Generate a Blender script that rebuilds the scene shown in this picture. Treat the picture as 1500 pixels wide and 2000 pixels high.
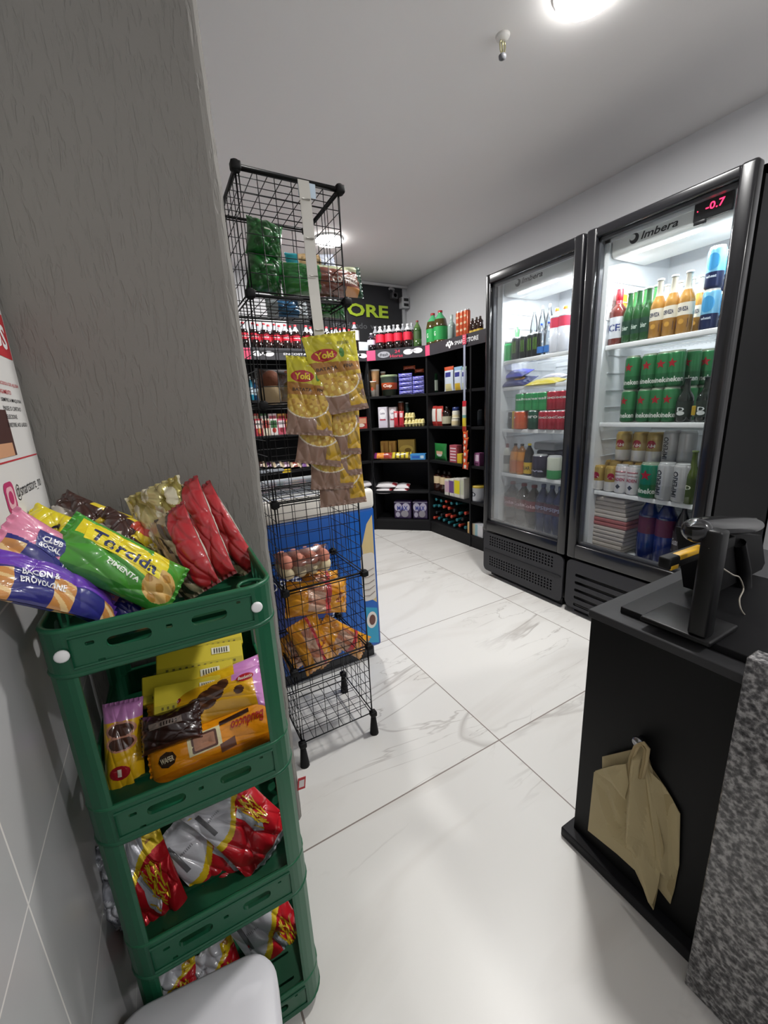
import bpy, bmesh, math, random
from math import sin, cos, pi, radians as rad, hypot
from mathutils import Vector, Matrix

S = bpy.context.scene
COL = S.collection
for o in list(bpy.data.objects):
    bpy.data.objects.remove(o)
random.seed(7)

# ---------------------------------------------------------------- camera, exposure, light
F = 790.5                                   # focal length in pixels of a 1500 x 2000 frame
R0 = Matrix(((0.870, -0.490, -0.048), (-0.159, -0.189, -0.969), (0.466, 0.851, -0.242)))
ax = Vector(R0[0]).normalized()
fwd = Vector(R0[2]); fwd = (fwd - ax * fwd.dot(ax)).normalized()
dn = fwd.cross(ax).normalized()
CAM = Vector((0, 0, 1.2))
cd = bpy.data.cameras.new('camera'); cam = bpy.data.objects.new('camera', cd); COL.objects.link(cam)
m = Matrix((ax, -dn, -fwd)).transposed().to_4x4(); m.translation = CAM
cam.matrix_world = m
cd.sensor_fit = 'HORIZONTAL'; cd.sensor_width = 36.0; cd.lens = 36.0 * F / 1500.0
cd.clip_start = 0.02; cd.clip_end = 50
S.camera = cam
S.view_settings.view_transform = 'Standard'; S.view_settings.look = 'None'
S.view_settings.gamma = 1.0; S.view_settings.use_curve_mapping = False
S.view_settings.exposure = 0.0
W = bpy.data.worlds.new('world'); S.world = W; W.use_nodes = True
W.node_tree.nodes['Background'].inputs[0].default_value = (0.6, 0.62, 0.66, 1)
W.node_tree.nodes['Background'].inputs[1].default_value = 0.15

def area(name, loc, size, power, rot=(0, 0, 0), shape='DISK', sy=None, color=(1, 1, 1), spread=pi):
    l = bpy.data.lights.new(name, 'AREA'); l.shape = shape; l.size = size; l.energy = power; l.color = color
    if sy: l.size_y = sy
    l.spread = spread
    o = bpy.data.objects.new(name, l); COL.objects.link(o); o.location = loc; o.rotation_euler = rot
    return o
CEIL = 2.50
LAMPS = [(1.41, 3.24), (1.45, 1.10), (1.45, -1.04)]
LAMP_W = [27, 28, 24]
for i, ((lx, ly), lw) in enumerate(zip(LAMPS, LAMP_W)):
    area('lamp_light', (lx, ly, CEIL - 0.034), 0.2, lw, color=(1.0, 0.985, 0.96))

# ---------------------------------------------------------------- pixel -> world (measuring helper)
def ray(px, py):
    return ax * ((px - 750) / F) + dn * ((py - 1000) / F) + fwd
def at(px, py, axis, val):
    d = ray(px, py); t = (val - CAM[axis]) / d[axis]
    return CAM + d * t

# ---------------------------------------------------------------- colour and materials
def lin(h):
    h = h.lstrip('#'); r = []
    for i in (0, 2, 4):
        c = int(h[i:i + 2], 16) / 255
        r.append(c / 12.92 if c <= 0.04045 else ((c + 0.055) / 1.055) ** 2.4)
    return tuple(r)
MATS = {}
def nt(name):
    m = bpy.data.materials.new(name); m.use_nodes = True
    t = m.node_tree; return m, t, t.nodes['Principled BSDF']
def printed(name, rough, metal=0.0, coat=0.0, bump=0.0, bscale=60, trans=0.0, spec=0.5):
    m, t, b = nt(name)
    a = t.nodes.new('ShaderNodeAttribute'); a.attribute_name = 'Col'
    t.links.new(a.outputs['Color'], b.inputs['Base Color'])
    b.inputs['Roughness'].default_value = rough; b.inputs['Metallic'].default_value = metal
    b.inputs['Coat Weight'].default_value = coat; b.inputs['Coat Roughness'].default_value = 0.08
    b.inputs['Specular IOR Level'].default_value = spec
    b.inputs['Transmission Weight'].default_value = trans
    if bump:
        tc = t.nodes.new('ShaderNodeTexCoord'); n = t.nodes.new('ShaderNodeTexNoise')
        n.inputs['Scale'].default_value = bscale; n.inputs['Detail'].default_value = 3
        bp = t.nodes.new('ShaderNodeBump'); bp.inputs['Strength'].default_value = bump; bp.inputs['Distance'].default_value = 0.004
        t.links.new(tc.outputs['Object'], n.inputs['Vector']); t.links.new(n.outputs['Fac'], bp.inputs['Height'])
        t.links.new(bp.outputs['Normal'], b.inputs['Normal'])
    MATS[name] = m; return m
printed('card', 0.55)
printed('plastic', 0.38)
printed('rubber', 0.6, spec=0.25)
printed('film', 0.28, coat=0.6, bump=0.35, bscale=45)
printed('foil', 0.22, metal=0.45, coat=0.4, bump=0.5, bscale=40)
printed('can_paint', 0.3, metal=0.35, coat=0.3)
printed('steel', 0.25, metal=0.95)
printed('bottle_gloss', 0.08, coat=0.6)
printed('bread_crust', 0.75, bump=0.3, bscale=90)
printed('black_metal', 0.42, metal=0.0, spec=0.35)
printed('matte_board', 0.5, spec=0.22)
printed('paper', 0.85, bump=0.25, bscale=30)

def glassy(name, tint=(1, 1, 1), gloss=0.06, ior=1.45, boost=1.0):
    m = bpy.data.materials.new(name); m.use_nodes = True; t = m.node_tree; t.nodes.clear()
    o = t.nodes.new('ShaderNodeOutputMaterial'); mx = t.nodes.new('ShaderNodeMixShader')
    tr = t.nodes.new('ShaderNodeBsdfTransparent'); tr.inputs[0].default_value = (*tint, 1)
    gl = t.nodes.new('ShaderNodeBsdfGlossy'); gl.inputs['Roughness'].default_value = gloss
    fr = t.nodes.new('ShaderNodeFresnel'); fr.inputs[0].default_value = ior
    mu = t.nodes.new('ShaderNodeMath'); mu.operation = 'MULTIPLY'; mu.inputs[1].default_value = boost; mu.use_clamp = True
    t.links.new(fr.outputs[0], mu.inputs[0]); t.links.new(mu.outputs[0], mx.inputs[0])
    t.links.new(tr.outputs[0], mx.inputs[1]); t.links.new(gl.outputs[0], mx.inputs[2])
    t.links.new(mx.outputs[0], o.inputs[0]); MATS[name] = m; return m
glassy('pane_glass', (0.96, 0.97, 0.97), 0.02, 1.45, 0.42)
glassy('clear_film', (0.94, 0.94, 0.93), 0.12, 1.5, 2.6)
glassy('clear_plastic', (0.85, 0.88, 0.90), 0.08, 1.5, 1.8)
def emit(name, col, st):
    m, t, b = nt(name); b.inputs['Base Color'].default_value = (*col, 1)
    b.inputs['Emission Color'].default_value = (*col, 1); b.inputs['Emission Strength'].default_value = st
    MATS[name] = m; return m
emit('lamp_glow', (1, 0.98, 0.95), 22)
emit('led_glow', (0.95, 0.98, 1.0), 10)
emit('red_digit', (1.0, 0.02, 0.08), 5)

# stucco: vertical scratched render
def stucco():
    m, t, b = nt('stucco'); b.inputs['Roughness'].default_value = 0.8
    b.inputs['Base Color'].default_value = (*lin('86837e'), 1)
    tc = t.nodes.new('ShaderNodeTexCoord'); mp = t.nodes.new('ShaderNodeMapping'); mp.inputs['Scale'].default_value = (105, 105, 20)
    n = t.nodes.new('ShaderNodeTexNoise'); n.inputs['Scale'].default_value = 1.0; n.inputs['Detail'].default_value = 3; n.inputs['Distortion'].default_value = 0.6
    r = t.nodes.new('ShaderNodeValToRGB'); r.color_ramp.elements[0].position = 0.34; r.color_ramp.elements[1].position = 0.47
    n2 = t.nodes.new('ShaderNodeTexNoise'); n2.inputs['Scale'].default_value = 160; n2.inputs['Detail'].default_value = 2
    ad = t.nodes.new('ShaderNodeMath'); ad.operation = 'MULTIPLY_ADD'; ad.inputs[1].default_value = 0.22
    bp = t.nodes.new('ShaderNodeBump'); bp.inputs['Strength'].default_value = 0.7; bp.inputs['Distance'].default_value = 0.0022
    L = t.links.new
    L(tc.outputs['Object'], mp.inputs[0]); L(mp.outputs[0], n.inputs['Vector']); L(n.outputs['Fac'], r.inputs[0])
    L(tc.outputs['Object'], n2.inputs['Vector']); L(n2.outputs['Fac'], ad.inputs[0]); L(r.outputs[0], ad.inputs[2])
    L(ad.outputs[0], bp.inputs['Height']); L(bp.outputs[0], b.inputs['Normal'])
    MATS['stucco'] = m
stucco()
def plain(name, h, rough, bump=0.0, scale=30, spec=0.5):
    m, t, b = nt(name); b.inputs['Base Color'].default_value = (*lin(h), 1); b.inputs['Roughness'].default_value = rough
    b.inputs['Specular IOR Level'].default_value = spec
    if bump:
        tc = t.nodes.new('ShaderNodeTexCoord'); n = t.nodes.new('ShaderNodeTexNoise'); n.inputs['Scale'].default_value = scale
        bp = t.nodes.new('ShaderNodeBump'); bp.inputs['Strength'].default_value = bump; bp.inputs['Distance'].default_value = 0.003
        t.links.new(tc.outputs['Object'], n.inputs['Vector']); t.links.new(n.outputs['Fac'], bp.inputs['Height']); t.links.new(bp.outputs[0], b.inputs['Normal'])
    MATS[name] = m; return m
plain('ceiling_paint', 'f4f2f1', 0.9, 0.05, 40)
plain('wall_paint', 'd9dadd', 0.8, 0.08, 60)
plain('dark_paint', '26262a', 0.7)

GX, GY, PX, PY = 0.934, 0.906, 0.857, 0.815      # one grout crossing and the tile pitch
def tiled(name, base, grout, px, py, ox, oy, ax1, ax2, rough, vein=None, gw=0.0022):
    m, t, b = nt(name); b.inputs['Roughness'].default_value = rough
    N = t.nodes.new; L = t.links.new
    tc = N('ShaderNodeTexCoord'); sp = N('ShaderNodeSeparateXYZ'); L(tc.outputs['Object'], sp.inputs[0])
    def dist(a, p, o):
        s = N('ShaderNodeMath'); s.operation = 'SUBTRACT'; s.inputs[1].default_value = o; L(sp.outputs[a], s.inputs[0])
        q = N('ShaderNodeMath'); q.operation = 'PINGPONG'; q.inputs[1].default_value = p / 2; L(s.outputs[0], q.inputs[0])
        f = N('ShaderNodeMath'); f.operation = 'DIVIDE'; f.inputs[1].default_value = p; L(s.outputs[0], f.inputs[0])
        g = N('ShaderNodeMath'); g.operation = 'FLOOR'; L(f.outputs[0], g.inputs[0])
        return q, g
    a, fa = dist(ax1, px, ox); c, fc = dist(ax2, py, oy)
    mn = N('ShaderNodeMath'); mn.operation = 'MINIMUM'; L(a.outputs[0], mn.inputs[0]); L(c.outputs[0], mn.inputs[1])
    lt = N('ShaderNodeMath'); lt.operation = 'LESS_THAN'; lt.inputs[1].default_value = gw; L(mn.outputs[0], lt.inputs[0])
    src = None
    if vein:
        # each tile carries its own offset into the vein pattern
        cm = N('ShaderNodeCombineXYZ'); L(fa.outputs[0], cm.inputs[0]); L(fc.outputs[0], cm.inputs[1])
        sc = N('ShaderNodeVectorMath'); sc.operation = 'SCALE'; sc.inputs['Scale'].default_value = 3.71; L(cm.outputs[0], sc.inputs[0])
        ad = N('ShaderNodeVectorMath'); ad.operation = 'ADD'; L(sc.outputs[0], ad.inputs[0]); L(tc.outputs['Object'], ad.inputs[1])
        mp = N('ShaderNodeMapping'); mp.inputs['Rotation'].default_value = (0, 0, rad(-38)); mp.inputs['Scale'].default_value = (0.75, 2.6, 1); L(ad.outputs[0], mp.inputs[0])
        cols = []
        for k, (scl, w, dst) in enumerate(((0.6, 0.011, 1.0), (1.25, 0.008, 1.2))):
            n = N('ShaderNodeTexNoise'); n.inputs['Scale'].default_value = scl; n.inputs['Detail'].default_value = 5; n.inputs['Distortion'].default_value = dst; n.inputs['Roughness'].default_value = 0.55
            L(mp.outputs[0], n.inputs['Vector'])
            s = N('ShaderNodeMath'); s.operation = 'SUBTRACT'; s.inputs[1].default_value = 0.5; L(n.outputs['Fac'], s.inputs[0])
            ab = N('ShaderNodeMath'); ab.operation = 'ABSOLUTE'; L(s.outputs[0], ab.inputs[0])
            mr = N('ShaderNodeMapRange'); mr.inputs['From Min'].default_value = 0; mr.inputs['From Max'].default_value = w; mr.inputs['To Min'].default_value = 1; mr.inputs['To Max'].default_value = 0
            L(ab.outputs[0], mr.inputs[0]); cols.append(mr)
        gate = N('ShaderNodeTexNoise'); gate.inputs['Scale'].default_value = 1.1; gate.inputs['Detail'].default_value = 2; L(ad.outputs[0], gate.inputs['Vector'])
        gr = N('ShaderNodeMapRange'); gr.inputs['From Min'].default_value = 0.42; gr.inputs['From Max'].default_value = 0.62; L(gate.outputs['Fac'], gr.inputs[0])
        mx = N('ShaderNodeMath'); mx.operation = 'MAXIMUM'; L(cols[0].outputs[0], mx.inputs[0]); L(cols[1].outputs[0], mx.inputs[1])
        ml = N('ShaderNodeMath'); ml.operation = 'MULTIPLY'; L(mx.outputs[0], ml.inputs[0]); L(gr.outputs[0], ml.inputs[1])
        cl = N('ShaderNodeTexNoise'); cl.inputs['Scale'].default_value = 1.4; cl.inputs['Detail'].default_value = 5; cl.inputs['Distortion'].default_value = 1.0; L(mp.outputs[0], cl.inputs['Vector'])
        cr = N('ShaderNodeMapRange'); cr.inputs['From Min'].default_value = 0.52; cr.inputs['From Max'].default_value = 0.75; cr.inputs['To Max'].default_value = 0.45; L(cl.outputs['Fac'], cr.inputs[0])
        m1 = N('ShaderNodeMix'); m1.data_type = 'RGBA'; m1.inputs[6].default_value = (*lin(base), 1); m1.inputs[7].default_value = (*lin(vein[1]), 1); L(cr.outputs[0], m1.inputs[0])
        ms = N('ShaderNodeMath'); ms.operation = 'MULTIPLY'; ms.inputs[1].default_value = 0.6; L(ml.outputs[0], ms.inputs[0])
        m2 = N('ShaderNodeMix'); m2.data_type = 'RGBA'; L(m1.outputs[2], m2.inputs[6]); m2.inputs[7].default_value = (*lin(vein[0]), 1); L(ms.outputs[0], m2.inputs[0])
        src = m2.outputs[2]
    fin = N('ShaderNodeMix'); fin.data_type = 'RGBA'; L(lt.outputs[0], fin.inputs[0]); fin.inputs[7].default_value = (*lin(grout), 1)
    if src: L(src, fin.inputs[6])
    else: fin.inputs[6].default_value = (*lin(base), 1)
    L(fin.outputs[2], b.inputs['Base Color'])
    MATS[name] = m
tiled('marble_floor', 'e2e0dc', '8a7f78', PX, PY, GX, GY, 'X', 'Y', 0.36, vein=('8d847e', 'bcb5ad'))
tiled('wall_tiles', 'bcbbbc', 'ece8e4', 0.60, 0.283, 0.485, 0.131, 'Y', 'Z', 0.25, gw=0.0015)
def granite():
    m, t, b = nt('granite'); b.inputs['Roughness'].default_value = 0.18
    N = t.nodes.new; L = t.links.new
    tc = N('ShaderNodeTexCoord'); n = N('ShaderNodeTexNoise'); n.inputs['Scale'].default_value = 85; n.inputs['Detail'].default_value = 6; n.inputs['Roughness'].default_value = 0.7
    v = N('ShaderNodeTexVoronoi'); v.inputs['Scale'].default_value = 120
    ad = N('ShaderNodeMath'); ad.operation = 'MULTIPLY_ADD'; ad.inputs[1].default_value = 0.25
    r = N('ShaderNodeValToRGB'); e = r.color_ramp.elements
    e[0].position = 0.42; e[0].color = (*lin('1c1c1e'), 1); e[1].position = 0.78; e[1].color = (*lin('a9a7a6'), 1)
    x = r.color_ramp.elements.new(0.6); x.color = (*lin('5b5a5b'), 1)
    L(tc.outputs['Object'], n.inputs['Vector']); L(tc.outputs['Object'], v.inputs['Vector']); L(v.outputs['Distance'], ad.inputs[0]); L(n.outputs['Fac'], ad.inputs[2])
    L(ad.outputs[0], r.inputs[0]); L(r.outputs[0], b.inputs['Base Color']); MATS['granite'] = m
granite()

# ---------------------------------------------------------------- mesh builder
_TX = {}
def glyphs(s, bold=0.0, shear=0.0, fine=0.0):
    k = (s, bold, shear, fine)
    if k in _TX: return _TX[k]
    c = bpy.data.curves.new('t', 'FONT'); c.body = s; c.offset = bold; c.shear = shear; c.resolution_u = 2; c.fill_mode = 'FRONT'
    o = bpy.data.objects.new('t', c); COL.objects.link(o)
    bpy.context.view_layer.update()
    me = bpy.data.meshes.new_from_object(o.evaluated_get(bpy.context.evaluated_depsgraph_get()))
    bm = bmesh.new(); bm.from_mesh(me); bmesh.ops.triangulate(bm, faces=bm.faces[:])
    if fine:
        for _ in range(3):
            es = [e for e in bm.edges if e.calc_length() > fine]
            if not es: break
            bmesh.ops.subdivide_edges(bm, edges=es, cuts=1); bmesh.ops.triangulate(bm, faces=bm.faces[:])
    bm.verts.ensure_lookup_table(); vs = [(v.co.x, v.co.y) for v in bm.verts]; fs = [tuple(v.index for v in f.verts) for f in bm.faces]; bm.free()
    bpy.data.objects.remove(o); bpy.data.curves.remove(c); bpy.data.meshes.remove(me)
    x0 = min(v[0] for v in vs); x1 = max(v[0] for v in vs); y0 = min(v[1] for v in vs); y1 = max(v[1] for v in vs)
    vs = [((x - (x0 + x1) / 2), (y - (y0 + y1) / 2)) for x, y in vs]
    _TX[k] = (vs, fs, x1 - x0, y1 - y0); return _TX[k]

class MB:
    def __init__(s):
        s.v = []; s.f = []; s.c = []; s.m = []; s.s = []; s.X = None; s.fine = 0.0
    def add(s, vs, fs, col='ffffff', mi=0, smooth=False):
        b = len(s.v)
        if s.X is not None: vs = [s.X @ Vector(p) for p in vs]
        s.v += [tuple(p) for p in vs]
        multi = isinstance(col, list)
        l = None if multi else (lin(col) if isinstance(col, str) else col)
        for i, f in enumerate(fs):
            s.f.append(tuple(b + k for k in f)); s.c.append(col[i] if multi else l); s.m.append(mi); s.s.append(smooth)
        return s
    def box(s, x0, x1, y0, y1, z0, z1, col='ffffff', mi=0, bev=0.0, seg=2):
        if bev <= 0:
            v = [(x0, y0, z0), (x1, y0, z0), (x1, y1, z0), (x0, y1, z0), (x0, y0, z1), (x1, y0, z1), (x1, y1, z1), (x0, y1, z1)]
            return s.add(v, [(0, 3, 2, 1), (4, 5, 6, 7), (0, 1, 5, 4), (1, 2, 6, 5), (2, 3, 7, 6), (3, 0, 4, 7)], col, mi)
        bm = bmesh.new(); bmesh.ops.create_cube(bm, size=1)
        for v in bm.verts: v.co = Vector(((x0 + x1) / 2 + v.co.x * (x1 - x0), (y0 + y1) / 2 + v.co.y * (y1 - y0), (z0 + z1) / 2 + v.co.z * (z1 - z0)))
        bmesh.ops.bevel(bm, geom=bm.edges[:], offset=min(bev, (x1 - x0) * .49, (y1 - y0) * .49, (z1 - z0) * .49), segments=seg, profile=0.5, affect='EDGES')
        s.add([v.co.copy() for v in bm.verts], [tuple(v.index for v in f.verts) for f in bm.faces], col, mi, seg > 1); bm.free()
        return s
    def lathe(s, prof, n=20, cx=0, cy=0, mi=0, cap=True, smooth=True):
        """prof: (r, z, colour) from bottom to top"""
        vs = []; fs = []; cs = []
        for r, z, c in prof:
            for k in range(n):
                a = 2 * pi * k / n; vs.append((cx + r * sin(a), cy - r * cos(a), z))
        for i in range(len(prof) - 1):
            for k in range(n):
                fs.append((i * n + k, i * n + (k + 1) % n, (i + 1) * n + (k + 1) % n, (i + 1) * n + k)); cs.append(lin(prof[i + 1][2]))
        if cap:
            fs.append(tuple(range(n - 1, -1, -1))); cs.append(lin(prof[0][2]))
            fs.append(tuple((len(prof) - 1) * n + k for k in range(n))); cs.append(lin(prof[-1][2]))
        return s.add(vs, fs, cs, mi, smooth)
    def tube(s, pts, r, n=6, col='ffffff', mi=0, closed=False):
        pts = [Vector(p) for p in pts]; vs = []; fs = []; N = len(pts); up = None
        for i, p in enumerate(pts):
            a = pts[i - 1] if (i > 0 or closed) else p; b = pts[(i + 1) % N] if (i < N - 1 or closed) else p
            t = (b - a).normalized()
            if up is None: up = Vector((0, 0, 1)) if abs(t.z) < 0.9 else Vector((1, 0, 0))
            x = t.cross(up).normalized(); y = t.cross(x).normalized(); up = -y if False else up
            for k in range(n):
                q = 2 * pi * k / n; vs.append(p + x * (r * cos(q)) + y * (r * sin(q)))
        for i in range(N - 1 + (1 if closed else 0)):
            j = (i + 1) % N
            for k in range(n): fs.append((i * n + k, i * n + (k + 1) % n, j * n + (k + 1) % n, j * n + k))
        if not closed: fs.append(tuple(range(n))); fs.append(tuple((N - 1) * n + n - 1 - k for k in range(n)))
        return s.add(vs, fs, col, mi, n > 4)
    def grid(s, fn, nu, nv, colfn=None, col='ffffff', mi=0, smooth=True, flip=False):
        vs = [fn(-1 + 2 * i / nu, -1 + 2 * j / nv) for j in range(nv + 1) for i in range(nu + 1)]; fs = []; cs = []
        for j in range(nv):
            for i in range(nu):
                a = j * (nu + 1) + i; q = (a, a + 1, a + nu + 2, a + nu + 1)
                fs.append(q[::-1] if flip else q)
                if colfn:
                    c = colfn(-1 + 2 * (i + .5) / nu, -1 + 2 * (j + .5) / nv); cs.append(lin(c) if isinstance(c, str) else c)
        return s.add(vs, fs, cs if colfn else col, mi, smooth)
    def text(s, t, cx, cz, h, col, surf, w=None, bold=0.012, shear=0.0, mi=0, rot=0.0, fine=0.0):
        vs, fs, W_, H_ = glyphs(t, bold, shear, fine or s.fine); k = h / H_; kx = k if w is None else w / W_
        cr, sr = cos(rot), sin(rot); P = []
        for x, y in vs:
            x *= kx; y *= k; P.append(surf(cx + x * cr - y * sr, cz + x * sr + y * cr))
        return s.add(P, fs, col, mi)
    def poly(s, pts, col, surf, mi=0):
        """flat 2-D patch laid on a surface, fanned from its centre so it can follow a curve"""
        cx = sum(p[0] for p in pts) / len(pts); cz = sum(p[1] for p in pts) / len(pts)
        if len(pts) < 12:
            m_ = 5 if s.fine else 2; q = []
            for i, p in enumerate(pts):
                r = pts[(i + 1) % len(pts)]; q += [(p[0] + (r[0] - p[0]) * k / m_, p[1] + (r[1] - p[1]) * k / m_) for k in range(m_)]
            pts = q
        n = len(pts); K = 6 if s.fine else 3
        V = [surf(cx, cz)]
        for k in range(1, K + 1): V += [surf(cx + (p[0] - cx) * k / K, cz + (p[1] - cz) * k / K) for p in pts]
        f = [(0, 1 + i, 1 + (i + 1) % n) for i in range(n)]
        for k in range(K - 1): f += [(1 + k * n + i, 1 + (k + 1) * n + i, 1 + (k + 1) * n + (i + 1) % n, 1 + k * n + (i + 1) % n) for i in range(n)]
        return s.add(V, f, col, mi)
    def build(s, name, mats='plastic', parent=None, loc=None, rz=None, matrix=None):
        me = bpy.data.meshes.new(name); me.from_pydata(s.v, [], s.f)
        for mm in ([mats] if isinstance(mats, str) else mats): me.materials.append(MATS[mm])
        me.polygons.foreach_set('material_index', s.m); me.polygons.foreach_set('use_smooth', s.s)
        ca = me.color_attributes.new('Col', 'FLOAT_COLOR', 'CORNER'); arr = []
        for p in me.polygons: arr += [*s.c[p.index], 1.0] * p.loop_total
        ca.data.foreach_set('color', arr); me.update()
        o = bpy.data.objects.new(name, me); COL.objects.link(o)
        if parent: o.parent = parent
        if matrix is not None: o.matrix_world = matrix
        if loc is not None: o.location = loc
        if rz is not None: o.rotation_euler = (0, 0, rz)
        return o
def plate(mb, outline, holes, thick, place, col, mi=0):
    """flat plate with real holes; place(x, y, t) -> point, t in [-1, 1] through the thickness"""
    c = bpy.data.curves.new('p', 'CURVE'); c.dimensions = '2D'; c.fill_mode = 'BOTH'; c.extrude = 0.5
    for loop in [outline] + holes:
        sp = c.splines.new('POLY'); sp.points.add(len(loop) - 1); sp.use_cyclic_u = True
        for p, q in zip(sp.points, loop): p.co = (q[0], q[1], 0, 1)
    o = bpy.data.objects.new('p', c); COL.objects.link(o); bpy.context.view_layer.update()
    me = bpy.data.meshes.new_from_object(o.evaluated_get(bpy.context.evaluated_depsgraph_get()))
    mb.add([place(v.co.x, v.co.y, v.co.z * 2) for v in me.vertices], [tuple(p.vertices) for p in me.polygons], col, mi)
    bpy.data.objects.remove(o); bpy.data.curves.remove(c); bpy.data.meshes.remove(me)
def rrect(cx, cy, w, h, r, n=4):
    P = []
    for sx, sy, a0 in ((1, 1, 0), (-1, 1, 90), (-1, -1, 180), (1, -1, 270)):
        for k in range(n + 1):
            a = rad(a0 + 90 * k / n); P.append((cx + sx * (w / 2 - r) + r * cos(a), cy + sy * (h / 2 - r) + r * sin(a)))
    return P
def ell(cx, cy, a, b, n=20, t0=0, t1=360):
    return [(cx + a * cos(rad(t0 + (t1 - t0) * k / n)), cy + b * sin(rad(t0 + (t1 - t0) * k / n))) for k in range(n if t1 - t0 == 360 else n + 1)]
def star(cx, cy, r, r2=None):
    r2 = r2 or r * .42
    return [(cx + (r if k % 2 == 0 else r2) * sin(pi * k / 5), cy + (r if k % 2 == 0 else r2) * cos(pi * k / 5)) for k in range(10)]

# ---------------------------------------------------------------- naming and tags
def tag(o, label, cat, group=None):
    o['label'] = label; o['category'] = cat
    if group: o['group'] = group
    return o
def struct(o): o['kind'] = 'structure'; return o
def empty(name, loc=(0, 0, 0), rz=0, matrix=None):
    o = bpy.data.objects.new(name, None); COL.objects.link(o); o.empty_display_size = 0.05
    if matrix is not None: o.matrix_world = matrix
    else: o.location = loc; o.rotation_euler = (0, 0, rz)
    return o
def dup(root, loc=None, rz=None, matrix=None):
    def cp(o, par):
        c = o.copy(); COL.objects.link(c)
        for k in ('label', 'category', 'group'):
            if par is None and k in c: del c[k]
        if par is not None: c.parent = par
        for ch in KIDS.get(o.name, []): cp(ch, c)
        return c
    KIDS = {}
    for o in bpy.data.objects:
        if o.parent: KIDS.setdefault(o.parent.name, []).append(o)
    c = cp(root, None)
    if matrix is not None: c.matrix_world = matrix
    if loc is not None: c.location = loc
    if rz is not None: c.rotation_euler = (0, 0, rz)
    return c
ORD = ['leftmost', 'second', 'third', 'fourth', 'fifth', 'sixth', 'seventh', 'eighth', 'ninth', 'tenth', 'eleventh', 'twelfth', 'thirteenth']
def nth(i, n):
    if n == 1: return 'standing alone'
    if n == 2: return 'the left one of two' if i == 0 else 'the right one of two'
    if i == 0: return 'leftmost'
    if i == n - 1: return 'rightmost'
    return ORD[i] + ' from left'
# ================================================================ SETTING
XR, YB, XL, YS = 2.65, 4.09, -0.20, 1.0
def wall(name, x0, x1, y0, y1, z0, z1, mat, col='ffffff'):
    return struct(MB().box(x0, x1, y0, y1, z0, z1, col).build(name, mat))
wall('floor', -0.9, XR + .1, -1.7, YB + .1, -0.06, 0, 'marble_floor')
wall('ceiling', -0.9, XR + .1, -1.7, YB + .1, CEIL, CEIL + .06, 'ceiling_paint')
wall('wall_right', XR, XR + .1, -1.7, YB + .1, 0, CEIL, 'wall_paint')
wall('wall_back', -0.9, XR, YB, YB + .1, 0, CEIL, 'wall_paint')
wall('wall_rear', -0.3, XR, -1.7, -1.6, 0, CEIL, 'wall_paint')
wall('wall_left', XL - .1, XL, -1.6, YS, 0, 1.05, 'wall_tiles')
wall('wall_left_upper', XL - .1, XL, -1.6, YS, 1.05, CEIL, 'wall_paint')
wall('wall_far_left', -0.9, -0.8, YS + .45, YB, 0, CEIL, 'wall_paint')
# stucco wall beside the cart, its free edge slightly rounded and wavering
def stucco_wall():
    mb = MB(); nz = 60; prof = [(XL - .1, YS), (0.19, YS), (0.203, YS + .003), (0.212, YS + .012), (0.215, YS + .03), (0.215, YS + .45), (XL - .6, YS + .45), (XL - .6, YS)]
    vs = []; fs = []; rnd = random.Random(3); n = len(prof)
    for j in range(nz + 1):
        z = CEIL * j / nz; d = (rnd.random() - .5) * .003
        for i, (x, y) in enumerate(prof): vs.append((x + (d if 1 < i < 5 else 0) - (.012 * max(0, z - 1.2) if 0 < i < 6 else 0), y, z))
    for j in range(nz):
        for i in range(n): fs.append((j * n + i, j * n + (i + 1) % n, (j + 1) * n + (i + 1) % n, (j + 1) * n + i))
    mb.add(vs, fs, 'ffffff'); return struct(mb.build('wall_stucco', 'stucco'))
stucco_wall()
# dark painted field of the back wall that carries the shop letters
wall('wall_back_dark_panel', 1.28, 2.59, YB - .012, YB, 1.60, 2.47, 'dark_paint')
struct(MB().box(1.28, XR, YB - .03, YB - .013, 2.47, 2.495, 'd8d8d8').build('trim_1', 'plastic'))

# ceiling lamps
def lamp(x, y, label):
    t = empty('ceiling_lamp', (x, y, CEIL)); tag(t, label, 'lamp', 'round ceiling lamps')
    MB().lathe([(.108, 0, 'f2f2f2'), (.112, -.008, 'f2f2f2'), (.106, -.013, 'f2f2f2')][::-1], 40).build('rim', 'plastic', t)
    MB().lathe([(.096, -.030, 'ffffff'), (.102, -.026, 'ffffff'), (.103, -.0135, 'ffffff')], 40).build('diffuser', 'lamp_glow', t)
lamp(1.41, 3.24, 'round white lit ceiling lamp seen through the wire rack')
lamp(1.45, 1.10, 'round white lit ceiling lamp cut by the top edge of the photo')
# sprinkler under the ceiling
p = at(982, 70, 2, CEIL)
t = empty('sprinkler', p); tag(t, 'small metal fire sprinkler hanging from the ceiling beside the lamp', 'sprinkler')
MB().lathe([(.010, -.016, 'd8d4cc'), (.022, -.008, 'e8e6e2'), (.026, 0, 'e8e6e2')], 16).build('escutcheon', 'plastic', t)
b = MB()
for s in (-1, 1): b.tube([(s * .009, 0, -.014), (s * .013, 0, -.028), (s * .010, 0, -.046), (0, 0, -.056)], .003, 6, 'cfc9a0')
b.tube([(0, 0, -.014), (0, 0, -.05)], .003, 6, 'e9e6b4'); b.build('frame', 'steel', t)
MB().lathe([(.006, -.070, '55565a'), (.013, -.066, '6a6b6f'), (.014, -.058, '6a6b6f'), (.007, -.052, '6a6b6f')], 14).build('deflector', 'plastic', t)

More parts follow.
